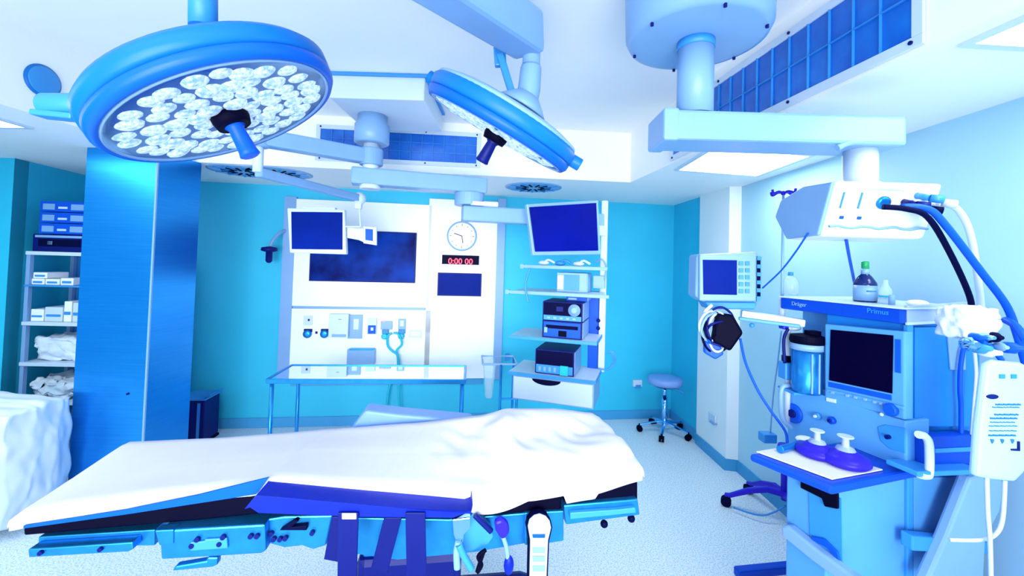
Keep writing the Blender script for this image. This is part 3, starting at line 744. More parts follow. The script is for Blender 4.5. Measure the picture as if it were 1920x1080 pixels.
# second lamp
n2 = Vector((-.47, .17, -.85)).normalized(); C2 = atY(932, 251, 1.72)
L2, Ro2 = surgical_light(C2, n2, .30, 0, 'tilted surgical light seen edge on in the middle of the ceiling', bright_handle=False)
m = MB(); m.lathe([(Ro2*.985, .086), (Ro2*.97, .098), (Ro2*.85, .110), (Ro2*.5, .122), (Ro2*.2, .126)], C2, -n2, 64); m.build('top_cover', M_lblue, L2, smooth=True)
j1 = atY(998, 60, 1.74); j0 = atY(998, 30, 1.74); j2 = atY(996, 124, 1.74); j3 = atY(988, 208, 1.74)
m = MB(); m.lathe([(.03, -.025), (.037, -.015), (.037, (j2-j0).length)], j0, j2-j0, 24); m.build('joint_cylinder', M_lblue, L2, smooth=True)
m = MB(); m.lathe([(.041, 0), (.044, .01), (.047, .1), (.04, .17), (.028, .19)], j2, j3-j2, 24); m.build('swivel', M_lblue, L2, smooth=True)
m = MB(); m.bar(j1+Vector((-.01, 0, -.02)), Vector((hub.x, hub.y, 2.60)), .15, .17); m.build('arm', M_lblue, L2, .02)
m = MB(); q0 = atY(937, 100, 1.74); q1 = atY(966, 195, 1.74); m.bar(q0, q1, .025, .03); m.bar(atY(936, 88, 1.76), atY(939, 125, 1.76), .03, .05); m.build('cable_strut', M_mblue, L2, .006)
m = MB(); q = atY(1012, 75, 1.70); m.box((q.x-.012, q.y-.012, q.z-.02), (q.x+.008, q.y+.01, q.z+.02)); m.build('label_tag', M_cyan, L2, .003)
m = MB(); m.lathe([(.11, 0), (.08, .03), (.045, .06)], C2-n2*.10+Vector((.05, 0, .02)), -n2, 28); m.build('cardan_joint', M_lblue, L2, smooth=True)
e = C2-n2*.06
for s_ in (1, -1):
    d = Vector((-.87, 0, .48))*s_; d = (d-n2*d.dot(n2)).normalized()
    pp = e+d*(Ro2-.005)
    m = MB(); m.cyl(pp-d*.02, pp+d*.045, .026, n=16); m.build('side_grip', M_lamp, L2, .004, smooth=True)
# common ceiling column
t = thing('light_ceiling_column', (hub.x, hub.y, ZH), 'ceiling column carrying the two surgical light arms', 'ceiling mount')
m = MB(); m.cyl((hub.x, hub.y, 2.46), (hub.x, hub.y, ZH-.04), .06, n=24); m.build('column', M_lblue, t, smooth=True)
m = MB(); m.lathe([(.06, 0), (.2, .02), (.2, .05)], (hub.x, hub.y, ZH-.051), (0, 0, 1), 40); m.build('canopy', M_white, t, smooth=True)

# ------------------------------------------------------------ central ceiling column with monitor arms
MC = Vector((-1.0, 2.92, 0))
t = thing('pendant_mount', (MC.x, MC.y, ZH), 'square white ceiling box with round column and two long arms, mid room', 'ceiling mount')
PMT = t
m = MB(); m.box((-1.17, 2.6, 2.74), (-.575, 3.25, ZH-.001)); m.build('ceiling_box', M_white, t, .008)
m = MB(); m.box((-1.19, 2.58, ZH-.02), (-.555, 3.27, ZH-.001)); m.build('ceiling_flange', M_mblue, t, .003)
m = MB(); m.lathe([(.10, 0), (.10, .05), (.118, .07), (.118, .19), (.10, .2)], (MC.x, MC.y, 2.74), (0, 0, -1), 36); m.build('collar', M_lblue, t, smooth=True)
m = MB(); m.cyl((MC.x, MC.y, 2.26), (MC.x, MC.y, 2.55), .055, n=24); m.build('column', M_white, t, smooth=True)
# monitor arm
MA0 = Vector((MC.x, MC.y, 2.45)); MA1 = Vector((-1.53, 2.5, 2.45)); MA2 = Vector((-1.53, 2.5, 2.24)); MA3 = atY(674, 372, 3.32)
m = MB(); m.bar(MA0, MA1, .10, .10); m.cyl(MA0+Vector((0, 0, -.06)), MA0+Vector((0, 0, .06)), .08, n=28); m.cyl(MA1+Vector((0, 0, -.06)), MA1+Vector((0, 0, .06)), .06, n=24); m.build('upper_arm', M_lblue, t, .012)
m = MB(); m.cyl(MA1, MA2, .028, n=18); m.build('spindle', M_white, t, smooth=True)
m = MB(); m.bar(MA2, MA3, .06, .055); m.build('spring_arm', M_lblue, t, .01)
m = MB(); m.sph(MA3, .05); q = atY(676, 425, 3.32); m.bar(MA3, atY(672, 392, 3.32), .05, .04, (0, 1, 0)); m.bar(atY(674, 390, 3.32), q, .012, .012, (0, 1, 0)); m.bar(q, atY(645, 425, 3.32), .012, .012); m.build('drop_yoke', M_white, t, .006)
m = MB(); q = atY(600, 476, 3.3)
t = thing('hanging_monitor', atY(593, 432, 3.3), 'small white framed monitor hanging in front of the wall television', 'monitor')
HM = Frame(atY(593, 432, 3.3)*1, (1, .03, 0)); HM.o.z = 0; HM = Frame((HM.o.x, HM.o.y, 0), (1, .03, 0))
m = MB(HM.M); m.pp(HM, [(538, 390), (646, 393), (649, 477), (543, 474)], 0, .05); m.build('bezel', M_white, t, .008)
m = MB(HM.M); m.pp(HM, [(546, 397), (642, 398), (642, 468), (547, 467)], -.004, .0); m.build('screen', M_screen, t)
m = MB(HM.M); m.pp(HM, [(566, 388), (628, 389), (628, 395), (566, 394)], .01, .06); m.build('top_edge', M_white, t, .004)
t2 = thing('keyboard_bracket', HM.w(680, 440, .02), 'white bracket with a blue square plate right of the hanging monitor', 'bracket')
m = MB(HM.M); m.pp(HM, [(650, 426), (683, 428), (683, 455), (672, 450), (650, 446)], .02, .06); m.build('body', M_white, t2, .008)
m = MB(HM.M); m.pp(HM, [(681, 424), (706, 426), (706, 460), (681, 456)], .0, .02); m.build('plate', M_white, t2, .004)
m = MB(HM.M); m.pp(HM, [(685, 429), (699, 430), (699, 452), (685, 450)], -.004, .0); m.build('window', M_blue, t2)
# rack arm
RA0 = Vector((MC.x, MC.y, 2.31)); RA1 = atY(893, 356, 3.15)
RA1.z = 2.31; 
RA2 = atY(1128, 408, 3.42)
t = PMT
m = MB(); m.bar(RA0+Vector((-.12, -.03, 0)), RA1+Vector((.07, .01, 0)), .13, .115); m.build('upper_arm', M_lblue, t, .012)
m = MB(); m.cyl(RA0+Vector((0, 0, -.085)), RA0+Vector((0, 0, -.055)), .07, n=28); m.build('end_disc', M_white, t, smooth=True)
q = Vector((RA1.x-.05, RA1.y, 2.19)); m = MB(); m.cyl(Vector((q.x, q.y, 2.16)), Vector((q.x, q.y, 2.255)), .11, n=32); m.build('joint', M_lblue, t, .006)
m = MB(); m.bar(Vector((q.x-.05, q.y-.01, 2.10)), Vector((RA2.x, RA2.y, 2.10)), .12, .115); m.build('lower_arm', M_lblue, t, .012)
m = MB(); m.bar(Vector((q.x+.02, q.y-.09, 2.17)), Vector((q.x+.22, q.y-.07, 2.165)), .03, .03); m.build('cable_guide', M_white, t, .004)

# ------------------------------------------------------------ equipment rack
zsf = 1.19
nl = atz(955, 628, zsf); nr = atz(1118, 642, zsf)
ER = Frame((nl.x, nl.y, 0), nr-nl); EL = (nr-nl).length; ED = .42
t = thing('equipment_rack', ER.M @ Vector((EL/2, ED/2, .73)), 'hanging white equipment rack with shelves and a drawer box by the back wall', 'equipment rack')
RK = t
zt = ER.px(1060, 499).z; z2 = ER.px(1060, 550).z; zb = ER.px(1040, 706).z
m = MB(ER.M)
xp = ER.px(1124, 550, .36).x; m.box((xp, .36, zb-.02), (xp+.05, .41, ER.px(1127, 376, .36).z))
m.build('pole', M_white, t, .006)
m = MB(ER.M); m.box((xp-.085, .37, zb), (xp-.004, .41, z2+.0)); m.build('cable_channel', M_blue, t, .004)
for nm, z, x0, x1, y0 in (('shelf', zt, .1, EL-.0, .1), ('shelf', z2, .0, EL+.02, .05), ('shelf', zsf, 0, EL, 0), ('shelf', zb, 0, EL, 0)):
    m = MB(ER.M); m.box((x0, y0, z-.022), (x1, ED, z)); s_ = m.build(nm, M_white, t, .004)
    m = MB(ER.M)
    if z > 1.3:
        m.bar((x0-.04, y0-.02, z-.012), (x1+.06, y0-.02, z-.012), .02, .025); m.bar((x0-.05, y0-.02, z-.012), (x0-.02, y0-.02, z-.012), .03, .035)
    else: m.box((x0-.005, y0-.006, z-.024), (x1+.005, y0, z+.002)); m.box((x1, y0, z-.024), (x1+.006, ED, z+.002))
    m.build('edge_rail', M_lblue if z > 1.3 else M_mblue, s_, .002)
m = MB(ER.M); m.box((.03, .02, zb-.21), (EL-.01, ED-.02, zb-.024)); m.build('drawer_box', M_lblue, t, .006)
m = MB(ER.M); m.box((.04, .012, zb-.2), (EL-.02, .02, zb-.035)); dr = m.build('drawer', M_white, t, .004)
m = MB(ER.M); m.lathe([(.10, 0), (.07, .01), (.03, .015)], (EL*.45, .012, zb-.038), (0, -1, 0), 24)
hh = MB(ER.M); hh.prism([(EL*.45+.11*math.cos(a_), .008, zb-.036+.04*math.sin(a_)) for a_ in [math.pi+math.pi*k/10 for k in range(11)]], (0, .004, 0)); hh.build('handle', M_navy, dr)
def rk(name, label, cat, x0, x1, y0, y1, z0, h, mt, ex=(), group=None):
    t = thing(name, ER.M @ Vector(((x0+x1)/2, (y0+y1)/2, z0)), label, cat, group)
    m = MB(ER.M); m.box((x0, y0, z0+.001), (x1, y1, z0+h)); m.build('case', mt, t, .004)
    m = MB(ER.M); m.box((x1-.0005, y0+.012, z0+.006), (x1+.004, y1-.01, z0+h-.006)); m.build('side_panel', M_lblue, t)
    for nm, a, b, c_, d, mt2, dep in ex:
        m = MB(ER.M); m.box((x0+(x1-x0)*a, y0-dep, z0+h*b), (x0+(x1-x0)*c_, y0+.001, z0+h*d)); m.build(nm, mt2, t, .001)
    return t
xa = ER.px(1017, 600, .03).x; xb = ER.px(1092, 600, .03).x; ytop = ER.px(1050, 566, .03).z; ym = ER.px(1050, 602, .03).z
t = rk('control_unit', 'lower of the two blue electronic units on the middle rack shelf', 'device', xa, xb, .03, .36, zsf, ym-zsf, M_dblue, [('face', .04, .08, .96, .92, M_blue, .004), ('strip', .1, .55, .9, .75, M_navy, .007), ('socket', .42, .12, .62, .45, M_black, .01), ('knob', .06, .3, .14, .6, M_lblue, .012)])
t = rk('control_unit', 'upper blue electronic unit with a round dial on the middle rack shelf', 'device', xa, xb, .03, .36, ym, ytop-ym, M_dblue, [('face', .03, .3, .97, .95, M_navy, .004), ('lower_strip', .03, .03, .97, .28, M_mblue, .004), ('display', .35, .5, .52, .75, M_dblue, .006)]+[('key', .12+.16*k, .1, .2+.16*k, .2, M_lblue, .007) for k in range(5)])
c = Vector((xa+(xb-xa)*.8, .03, ym+(ytop-ym)*.6)); m = MB(ER.M); m.lathe([(.045, .004), (.045, .012), (.02, .014), (.02, .02)], c, (0, -1, 0), 24); m.build('dial', M_lblue, t, smooth=True)
# pale side of the units
xa = ER.px(1003, 690, .04).x; xb = ER.px(1076, 690, .04).x; yt = ER.px(1040, 657, .04).z
t = rk('insufflator', 'blue electronic unit with a cyan knob on the bottom rack shelf', 'device', xa, xb, .04, .36, zb, yt-zb, M_dblue, [('face', .03, .4, .97, .95, M_navy, .004), ('lower_strip', .03, .05, .97, .38, M_mblue, .004), ('connector', .66, .04, .86, .42, M_cyan, .02)]+[('key', .1+.13*k, .12, .16+.13*k, .3, M_lblue, .007) for k in range(4)])
xa = ER.px(1043, 530, .1).x; xb = ER.px(1100, 530, .1).x
t = rk('camera_unit', 'pale camera unit under the top rack shelf', 'device', xa, xb, .12, .36, z2, .15, M_lblue, [('face', .25, .1, .75, .9, M_mblue, .004), ('face_plate', .03, .15, .22, .85, M_white, .01)])
t = rk('light_source', 'flat blue box under the second rack shelf', 'device', ER.px(1060, 555, .1).x, ER.px(1100, 555, .1).x, .14, .36, ytop+.0, max(.02, z2-.03-ytop), M_blue, [('label_patch', .1, .3, .5, .7, M_lblue, .003)])
for k, (x, lb) in enumerate(((1020, 'small white camera head at the left of the top rack shelf'), (1050, 'small white plug in the middle of the top rack shelf'), (1085, 'white cable plug at the right of the top rack shelf'))):
    p = ER.px(x, 493, .18); m = MB(ER.M); m.sph((p.x, .18, zt+.02), .045, .03, .02); m.tube([(p.x, .18, zt+.02), (p.x+.04, .16, zt+.045), (p.x+.09, .17, zt+.02)], .009, 8)
    tag(m.build('endoscope_camera', M_white if k != 1 else M_mblue, None, smooth=True), lb, 'plug')
m = MB(ER.M); p0 = [(988, 503), (982, 520), (979, 540), (985, 568)]
m.tube([ER.px(x+6, y, .0) for x, y in p0], .008, 8); tag(m.build('hanging_tube', M_mblue, None, smooth=True), 'thin blue tube hanging down the left side of the rack', 'tube')
m = MB(ER.M)
for k in range(3):
    r_ = .05+.012*k; m.tube([(EL+.05, .30, zb+.14+0), (EL+.05+r_*.6, .30, zb+.16), (EL+.06+r_*.8, .30, zb+.09), (EL+.04+r_*.3, .30, zb+.02), (EL-.02, .30, zb+.02)], .006, 6)
tag(m.build('cable_loop', M_mblue, None, smooth=True), 'loops of blue cable at the lower right of the rack', 'cable')
m = MB(ER.M); m.box((EL-.07, .30, z2+.03), (EL+.02, .38, z2+.13)); m.tube([(EL-.05, .3, zt+.04), (EL, .25, zt+.06), (EL+.03, .28, zt), (EL+.02, .3, z2+.1)], .008, 8)
tag(m.build('power_strip', M_lblue, None, .003), 'pale power strip on the right of the rack pole', 'power strip')
m = MB(ER.M); m.sph((EL-.02, .28, zsf+.12), .016); m.sph((EL-.02, .28, zsf+.06), .016); m.build('pole_knobs', M_dblue, RK, smooth=True)
# rack monitor, tilted
t = thing('rack_monitor', atY(1060, 430, 3.12), 'tilted flat monitor with violet screen on top of the equipment rack', 'monitor')
def quadY(pts, Ys): return [atY(x, y, Y) for (x, y), Y in zip(pts, Ys)]
A = quadY([(987, 383), (1122, 375), (1127, 477), (999, 479)], (3.02, 3.2, 3.2, 3.08)); nn = (A[1]-A[0]).cross(A[2]-A[0]).normalized(); nn = nn if nn.y > 0 else -nn
m = MB(); m.hexa(A, [p+nn*.04 for p in A]); m.build('bezel', M_lblue, t, .006)
A = quadY([(992, 389), (1116, 381), (1120, 470), (1003, 472)], (3.02, 3.2, 3.2, 3.08)); 
m = MB(); m.hexa([p-nn*.016 for p in A], [p+nn*.001 for p in A]); m.build('screen', M_screenv, t)
m = MB(); c = atY(1100, 430, 3.26); c2 = ER.M @ Vector((xp+.02, .38, 0)); m.bar(c, Vector((c2.x, c2.y, c.z)), .06, .08); m.build('bracket', M_white, t, .006)

# ------------------------------------------------------------ little waste bag stand left of the rack
WS = Frame(atY(905, 685, 3.5)*1, (1, .1, 0)); WS = Frame((WS.o.x, WS.o.y, 0), (1, .1, 0))
z1 = WS.px(930, 683).z; a = WS.px(905, 683).x; b = WS.px(970, 683).x
t = thing('waste_bag_stand', WS.M @ Vector(((a+b)/2, .15, 0)), 'thin blue legged stand holding a clear bag left of the rack', 'bag stand')
m = MB(WS.M); m.tube([(a, 0, z1), (b, 0, z1), (b, .3, z1), (a, .3, z1), (a, 0, z1)], .009, 8, False); m.build('hoop', M_lblue, t)
for x, y in ((WS.px(939, 700).x, 0.), (b, .3), (WS.px(970, 700).x, 0.)):
    m = MB(WS.M); m.cyl((x, y, 0), (x, y, z1), .01, n=12); m.build('leg', M_steelb, t, smooth=True)
m = MB(WS.M); q = WS.px(940, 748).z; m.bar((WS.px(939, 700).x, 0, q), (b, 0, q), .015, .015); m.build('crossbar', M_steelb, t)
m = MB(WS.M); x1 = WS.px(930, 700).x
m.hexa([(a+.01, .01, z1), (x1, .01, z1), (x1, .28, z1), (a+.01, .28, z1)], [(a+.03, .04, z1-.30), (x1-.02, .04, z1-.30), (x1-.02, .24, z1-.30), (a+.03, .24, z1-.30)])
tag(m.build('clear_bag', M_clear, None, .02), 'clear plastic bag hanging from the stand by the steel table', 'bag')

# ------------------------------------------------------------ swivel stool
c = atz(1245, 812, 0)
t = thing('swivel_stool', c, 'round blue stool on five chrome castored legs in the right back corner', 'stool')
zs = CZ-(716-500)*c.y/790
m = MB(); m.lathe([(.12, -.02), (.165, -.015), (.178, .01), (.178, .04), (.165, .055), (.1, .06)], (c.x, c.y, zs), (0, 0, 1), 40); m.build('seat', M_skin, t, smooth=True)
m = MB(); m.lathe([(.12, -.035), (.15, -.02)], (c.x, c.y, zs), (0, 0, 1), 32); m.build('seat_plate', M_dblue, t)
m = MB(); m.cyl((c.x, c.y, .1), (c.x, c.y, .38), .028, n=18); m.cyl((c.x, c.y, .36), (c.x, c.y, zs-.03), .018, n=18); m.build('gas_lift', M_chrome, t, smooth=True)
m = MB(); m.tube([(c.x, c.y, zs-.04), (c.x+.1, c.y-.06, zs-.05), (c.x+.17, c.y-.09, zs-.08)], .009, 8); m.build('height_lever', M_mblue, t, smooth=True)
def star(t, c, R, n, a0, lm, wheel, h=.10):
    for k in range(n):
        an = a0+2*math.pi*k/n; d = Vector((math.cos(an), math.sin(an), 0))
        m = MB(); m.hexa([c+Vector((0, 0, h+.02))+d.cross(Vector((0, 0, 1)))*w_+Vector((0, 0, z_)) for w_, z_ in ((-.02, -.015), (.02, -.015), (.02, .02), (-.02, .02))],
               [c+d*R+Vector((0, 0, h-.03))+d.cross(Vector((0, 0, 1)))*w_+Vector((0, 0, z_)) for w_, z_ in ((-.013, -.01), (.013, -.01), (.013, .01), (-.013, .01))])
        l = m.build('leg', lm, t, .005)
        m = MB(); s_ = d.cross(Vector((0, 0, 1))); p = c+d*R+Vector((0, 0, .03)); m.cyl(p-s_*.024, p-s_*.004, .03, n=16); m.cyl(p+s_*.004, p+s_*.024, .03, n=16); m.cyl(p+Vector((0, 0, .0)), p+Vector((0, 0, h-.05)), .01, n=8); m.build('caster', wheel, l)
star(t, c, .25, 5, .5, M_chrome, M_black)

# ------------------------------------------------------------ right ceiling pendant
BX, BY = .685, 1.6
t = thing('gas_pendant', (BX, BY, ZH), 'white ceiling pendant with round canopy, arm and slanted socket head', 'ceiling pendant')
m = MB(); m.lathe([(.27, 0), (.27, -.02), (.262, -.25), (.25, -.275), (.23, -.28), (.07, -.282)], (BX, BY, ZH-.001), (0, 0, 1), 64); m.build('canopy', M_lblue, t, smooth=True)
for k in range(6):
    an = .5+k*math.pi/3; x, y = BX+.235*math.cos(an), BY+.235*math.sin(an)
    m = MB(); m.cyl((x, y, ZH-.290), (x, y, ZH-.276), .006, n=10); m.build('screw', M_dblue, t)
m = MB(); m.cyl((BX, BY, 2.33), (BX, BY, 2.625), .066, n=32); m.build('column', M_lblue, t, smooth=True)
m = MB(); m.cyl((BX, BY, 2.585), (BX, BY, 2.618), .0685, n=32); m.build('collar', M_mblue, t, smooth=True)
aL = atY(1243, 240, 1.55).x; aR = atY(1688, 240, 1.55).x
m = MB(); m.hexa([(aL, 1.52, 2.215), (aL+.0, 1.70, 2.215), (aL, 1.70, 2.325), (aL, 1.52, 2.325)], [(aR, 1.52, 2.215), (aR, 1.70, 2.215), (aR, 1.70, 2.325), (aR, 1.52, 2.325)]); m.build('arm', M_lblue, t, .012)
m = MB(); m.box((aL-.008, 1.515, 2.21), (aL+.05, 1.705, 2.33)); m.build('arm_end_cap', M_lblue, t, .01)
dx = atY(1617, 300, 1.6).x
m = MB(); m.lathe([(.055, 0), (.055, -.12), (.06, -.125), (.10, -.145), (.13, -.17)], (dx, 1.61, 2.215), (0, 0, 1), 36); m.build('drop_column', M_white, t, smooth=True)
m = MB(); q = atY(1590, 268, 1.53); m.tube([q+Vector((-.04, 0, -.02)), q, q+Vector((.05, 0, .005))], .012, 8); m.build('brake_lever', M_lblue, t, smooth=True)
hx0 = atY(1570, 360, 1.5).x; hx1 = atY(1770, 360, 1.5).x
prof = [(1.50, 2.075), (1.572, 1.88), (1.76, 1.875), (1.84, 1.98), (1.80, 2.05), (1.66, 2.085)]
m = MB(); m.prism([(hx0, y, z) for y, z in prof], (hx1-hx0, 0, 0)); hd = m.build('head', M_panel, t, .012)
m = MB(); m.prism([(hx0-.012, 1.51+(y-1.50)*.97, 1.98+(z-1.98)*.97) for y, z in prof], (.016, 0, 0)); m.build('end_cap', M_lblue, hd, .006)
hd2 = Vector((0, 1.572-1.50, 1.88-2.075)).normalized(); hn = Vector((0, -hd2.z, hd2.y)); hn = hn if hn.y < 0 else -hn
HT = Matrix(((1, 0, 0, hx0), (0, -hn.y, -hd2.y, 1.50), (0, -hn.z, -hd2.z, 2.075), (0, 0, 0, 1)))   # local x along, y into, z up slope
def hb_(name, mt, x0, x1, z0, z1, dep, bev=.002):
    m = MB(HT); m.box((x0, -dep, z0), (x1, .001, z1)); return m.build(name, mt, hd, bev)
for x in (.035, .10):
    hb_('socket_plate', M_white, x, x+.035, -.10, -.04, .006); hb_('socket_edge', M_mblue, x-.003, x+.001, -.10, -.04, .008); hb_('latch', M_blue, x+.008, x+.022, -.14, -.128, .006)
c = Vector((.185, 0, -.075)); m = MB(HT); m.lathe([(.024, 0), (.024, .008), (.014, .01)], c, (0, -1, 0), 20); m.build('gas_socket', M_steelb, hd, smooth=True)
m = MB(HT); m.tube([(x, -.02, -.165+.004*math.sin(x*60)) for x in [.0+.03*k for k in range(13)]], .005, 6); m.build('lower_rail', M_lblue, hd, smooth=True)
for k, (x, z) in enumerate(((.26, -.07), (.31, -.085), (.35, -.06), (.30, -.045))):
    m = MB(HT); m.cyl((x, 0, z), (x, -.05, z), .011, n=14); m.cyl((x, -.05, z), (x+.03, -.07, z), .014, n=14); m.build('hose_plug', [M_dblue, M_navy, M_white, M_mblue][k], hd, smooth=True)
# hoses
def hose(name, pts, r, mt, label, cat='hose', grp=None):
    m = MB(); m.tube([atY(x, y, Y) for x, y, Y in pts], r, 10); return tag(m.build(name, mt, None, smooth=True), label, cat, grp)
G = 'thick hoses from the pendant to the anaesthesia machine'
hose('gas_hose', [(1655, 388, 1.46), (1700, 392, 1.44), (1740, 408, 1.45), (1780, 472, 1.5), (1818, 556, 1.55), (1822, 600, 1.6)], .0095, M_navy, 'black hose bending down from the pendant head, lowest of the bunch', grp=G)
hose('gas_hose', [(1690, 388, 1.47), (1740, 392, 1.45), (1775, 425, 1.45), (1840, 510, 1.48), (1885, 570, 1.5), (1905, 620, 1.52), (1925, 690, 1.55)], .012, M_blue, 'thick blue hose sweeping from the pendant head to the right edge', grp=G)
hose('gas_hose', [(1710, 380, 1.5), (1770, 382, 1.5), (1800, 398, 1.52), (1822, 450, 1.54), (1838, 560, 1.6), (1840, 600, 1.62)], .011, M_white, 'white hose arching out beyond the blue ones', grp=G)
hose('gas_hose', [(1885, 600, 1.5), (1905, 612, 1.45), (1925, 640, 1.4)], .012, M_blue, 'short blue hose piece at the right edge above the infusion bag')
hose('power_cable', [(1515, 437, 1.62), (1492, 472, 1.7), (1464, 508, 1.8), (1430, 540, 1.92)], .0035, M_blue, 'thin blue cable from the pendant head to the patient monitor', 'cable')
hose('power_cable', [(1586, 446, 1.66), (1592, 480, 1.78), (1600, 520, 1.92), (1607, 556, 2.0), (1612, 600, 2.03)], .006, M_blue, 'blue cable dropping from the pendant head behind the bottle', 'cable')

# ------------------------------------------------------------ anaesthesia machine
C0 = Vector((1.50, 1.60, 0)); FF = Frame(C0, (.285, -.958, 0)); SF = Frame(C0, (.958, .285, 0))
AM = thing('anaesthesia_machine', C0+Vector((.1, .3, 0)), 'tall blue anaesthesia machine with black screen beside the right wall', 'anaesthesia machine')
def fp(name, mt, pxs, d0, d1, bevel=.003, parent=None, lab=None):
    m = MB(FF.M); m.pp(FF, pxs, d0, d1); o = m.build(name, mt, parent or AM, bevel)
    if lab: o['label'] = lab
    return o
def sp(name, mt, pxs, d0, d1, bevel=.003, parent=None, lab=None):
    m = MB(SF.M); m.pp(SF, pxs, d0, d1); o = m.build(name, mt, parent or AM, bevel)
    if lab: o['label'] = lab
    return o
xf = FF.px(1475, 600).x          # far end of the front, negative
DEP = .46
zt = FF.px(1700, 577).z; zband = FF.px(1700, 607).z; zdesk = 1.0
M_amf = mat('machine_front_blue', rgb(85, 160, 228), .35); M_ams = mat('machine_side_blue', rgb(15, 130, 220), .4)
M_band = mat('machine_band_blue', rgb(8, 72, 200), .35, spec=.2); M_lil = mat('machine_lilac', rgb(170, 190, 245), .4, spec=.18)
# upper body: screen tower from the screen's left edge to the corner
xs = FF.px(1545, 650).x
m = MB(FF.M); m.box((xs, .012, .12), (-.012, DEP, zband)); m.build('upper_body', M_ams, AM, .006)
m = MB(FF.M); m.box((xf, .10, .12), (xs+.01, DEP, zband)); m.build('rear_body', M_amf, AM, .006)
m = MB(FF.M); m.box((xf-.01, -.03, zband), (.0, DEP, zt-.006)); m.build('top_band', M_band, AM, .006)
sp('side_band', M_lil, [(1702, 574), (1815, 566), (1812, 600), (1702, 608)], -.004, .01, .003)
sp('side_band_trim', M_white, [(1702, 605), (1812, 600), (1812, 604), (1702, 610)], -.008, -.0, .001)
m = MB(FF.M); m.box((xf-.015, -.035, zt-.006), (.01, DEP, zt)); m.build('top_tray', M_white, AM, .004)
q = FF.px(1484, 572, -.031); text('lettering', 'Dräger', .026, FF.M @ Matrix.Translation(q) @ UPR, M_lblue, AM)
q = FF.px(1625, 586, -.031); text('lettering', 'Primus', .028, FF.M @ Matrix.Translation(q) @ UPR, M_mblue, AM)
# screen
fs = fp('screen_surround', M_amf, [(1546, 607), (1697, 622), (1697, 788), (1546, 746)], -.03, .015, .006)
fp('screen', M_screenn, [(1557, 618), (1674, 629), (1672, 738), (1554, 713)], -.034, -.029, .001, fs)
fp('side_keys', M_blue, [(1678, 636), (1688, 637), (1688, 700), (1678, 698)], -.034, -.029, .001, fs)
fp('key_strip', M_blue, [(1553, 716), (1671, 741), (1671, 751), (1553, 725)], -.033, -.029, .001, fs)
fp('key_strip', M_amf, [(1550, 729), (1694, 762), (1694, 768), (1550, 734)], -.038, -.029, .002, fs)
fp('label_plate', M_white, [(1549, 745), (1566, 749), (1566, 756), (1549, 752)], -.036, -.029, .001, fs)
for x, y in ((1557, 733), (1585, 739), (1600, 742), (1618, 746), (1636, 751), (1648, 754)):
    fp('key', M_lblue, [(x, y), (x+6, y+1.4), (x+6, y+6), (x, y+4.6)], -.042, -.037, .001, fs)
c = FF.px(1672, 768, -.035); m = MB(FF.M); m.lathe([(.024, 0), (.024, .012), (.02, .018)], c, (0, -1, 0), 24); m.build('rotary_knob', M_blue, AM, smooth=True)
c = FF.px(1653, 777, -.035); m = MB(FF.M); m.sph(c, .007); m.build('indicator', M_white, AM, smooth=True)
# control fascia under the screen
cf = fp('fascia', M_amf, [(1476, 727), (1546, 742), (1699, 790), (1699, 882), (1476, 848)], -.03, .10, .006)
def ring(x, y, r, h, mt, mt2, nm='gauge'):
    c = FF.px(x, y, -.03); m = MB(FF.M); m.lathe([(r, 0), (r, h), (r*.8, h+.004)], c, (0, -1, 0), 28); a = m.build(nm, mt, AM, smooth=True)
    m = MB(FF.M); m.lathe([(r*.45, h), (r*.4, h+.012)], c, (0, -1, 0), 20); m.build('knob', mt2, a, smooth=True)
ring(1489, 775, .044, .008, M_blue, M_dblue); ring(1535, 780, .015, .014, M_mblue, M_white, 'valve'); ring(1562, 788, .015, .016, M_band, M_dblue, 'valve')
fp('suction_recess', M_mblue, [(1645, 800), (1660, 796), (1697, 803), (1697, 850), (1668, 842), (1650, 826)], -.034, -.029, .004)
c = FF.px(1667, 819, -.035); m = MB(FF.M); m.cyl(c, c+Vector((0, -.015, 0)), .008, n=12); m.build('port', M_dblue, AM)
# desk
zd = zdesk
def sfz(x, y, z):   # where a pixel meets height z, in front-frame coordinates
    p = atz(x, y, z)-C0; return Vector((p.dot(FF.u), p.dot(FF.v), z))
zd = 1.03
k0 = sfz(1405, 850, zd); k1 = sfz(1560, 913, zd); k2 = sfz(1697, 884, zd)
dz = .03
m = MB(FF.M); dk = [(k0.x, k0.y, zd-dz), (k1.x, k1.y, zd-dz), (max(k2.x, .0), .05, zd-dz), (k0.x, .05, zd-dz)]
m.prism(dk, (0, 0, dz)); m.build('desk', M_band, AM, .01)
# lower cabinet
yf = SF.px(1583, 930).x      # along side direction
m = MB(FF.M); ycab = k1.y+.05; xl = Frame(FF.M @ Vector((0, ycab, 0)), FF.u).px(1474, 950).x; m.box((xl, ycab, .14), (-.006, .2, zd-.05)); m.build('lower_cabinet', M_amf, AM, .006)
LC = Frame(FF.M @ Vector((0, ycab, 0)), FF.u)
def lp(name, mt, pxs, d0, d1, bevel=.003, parent=None):
    m = MB(LC.M); m.pp(LC, pxs, d0, d1); return m.build(name, mt, parent or AM, bevel)
dw = lp('drawer', M_mblue, [(1515, 905), (1578, 935), (1580, 1060), (1518, 1015)], -.004, .0)
lp('handle', M_black, [(1500, 900), (1570, 925), (1570, 955), (1545, 950), (1540, 935), (1500, 915)], -.015, -.004, .004, dw)
lp('lower_handle', M_blue, [(1520, 1005), (1545, 1010), (1570, 1035), (1575, 1058), (1550, 1028), (1520, 1012)], -.012, -.004, .003, dw)
lp('bumper', M_lblue, [(1465, 985), (1475, 985), (1530, 1030), (1590, 1075), (1630, 1100), (1630, 1120), (1585, 1098), (1520, 1050), (1465, 1005)], -.04, -.0, .008)
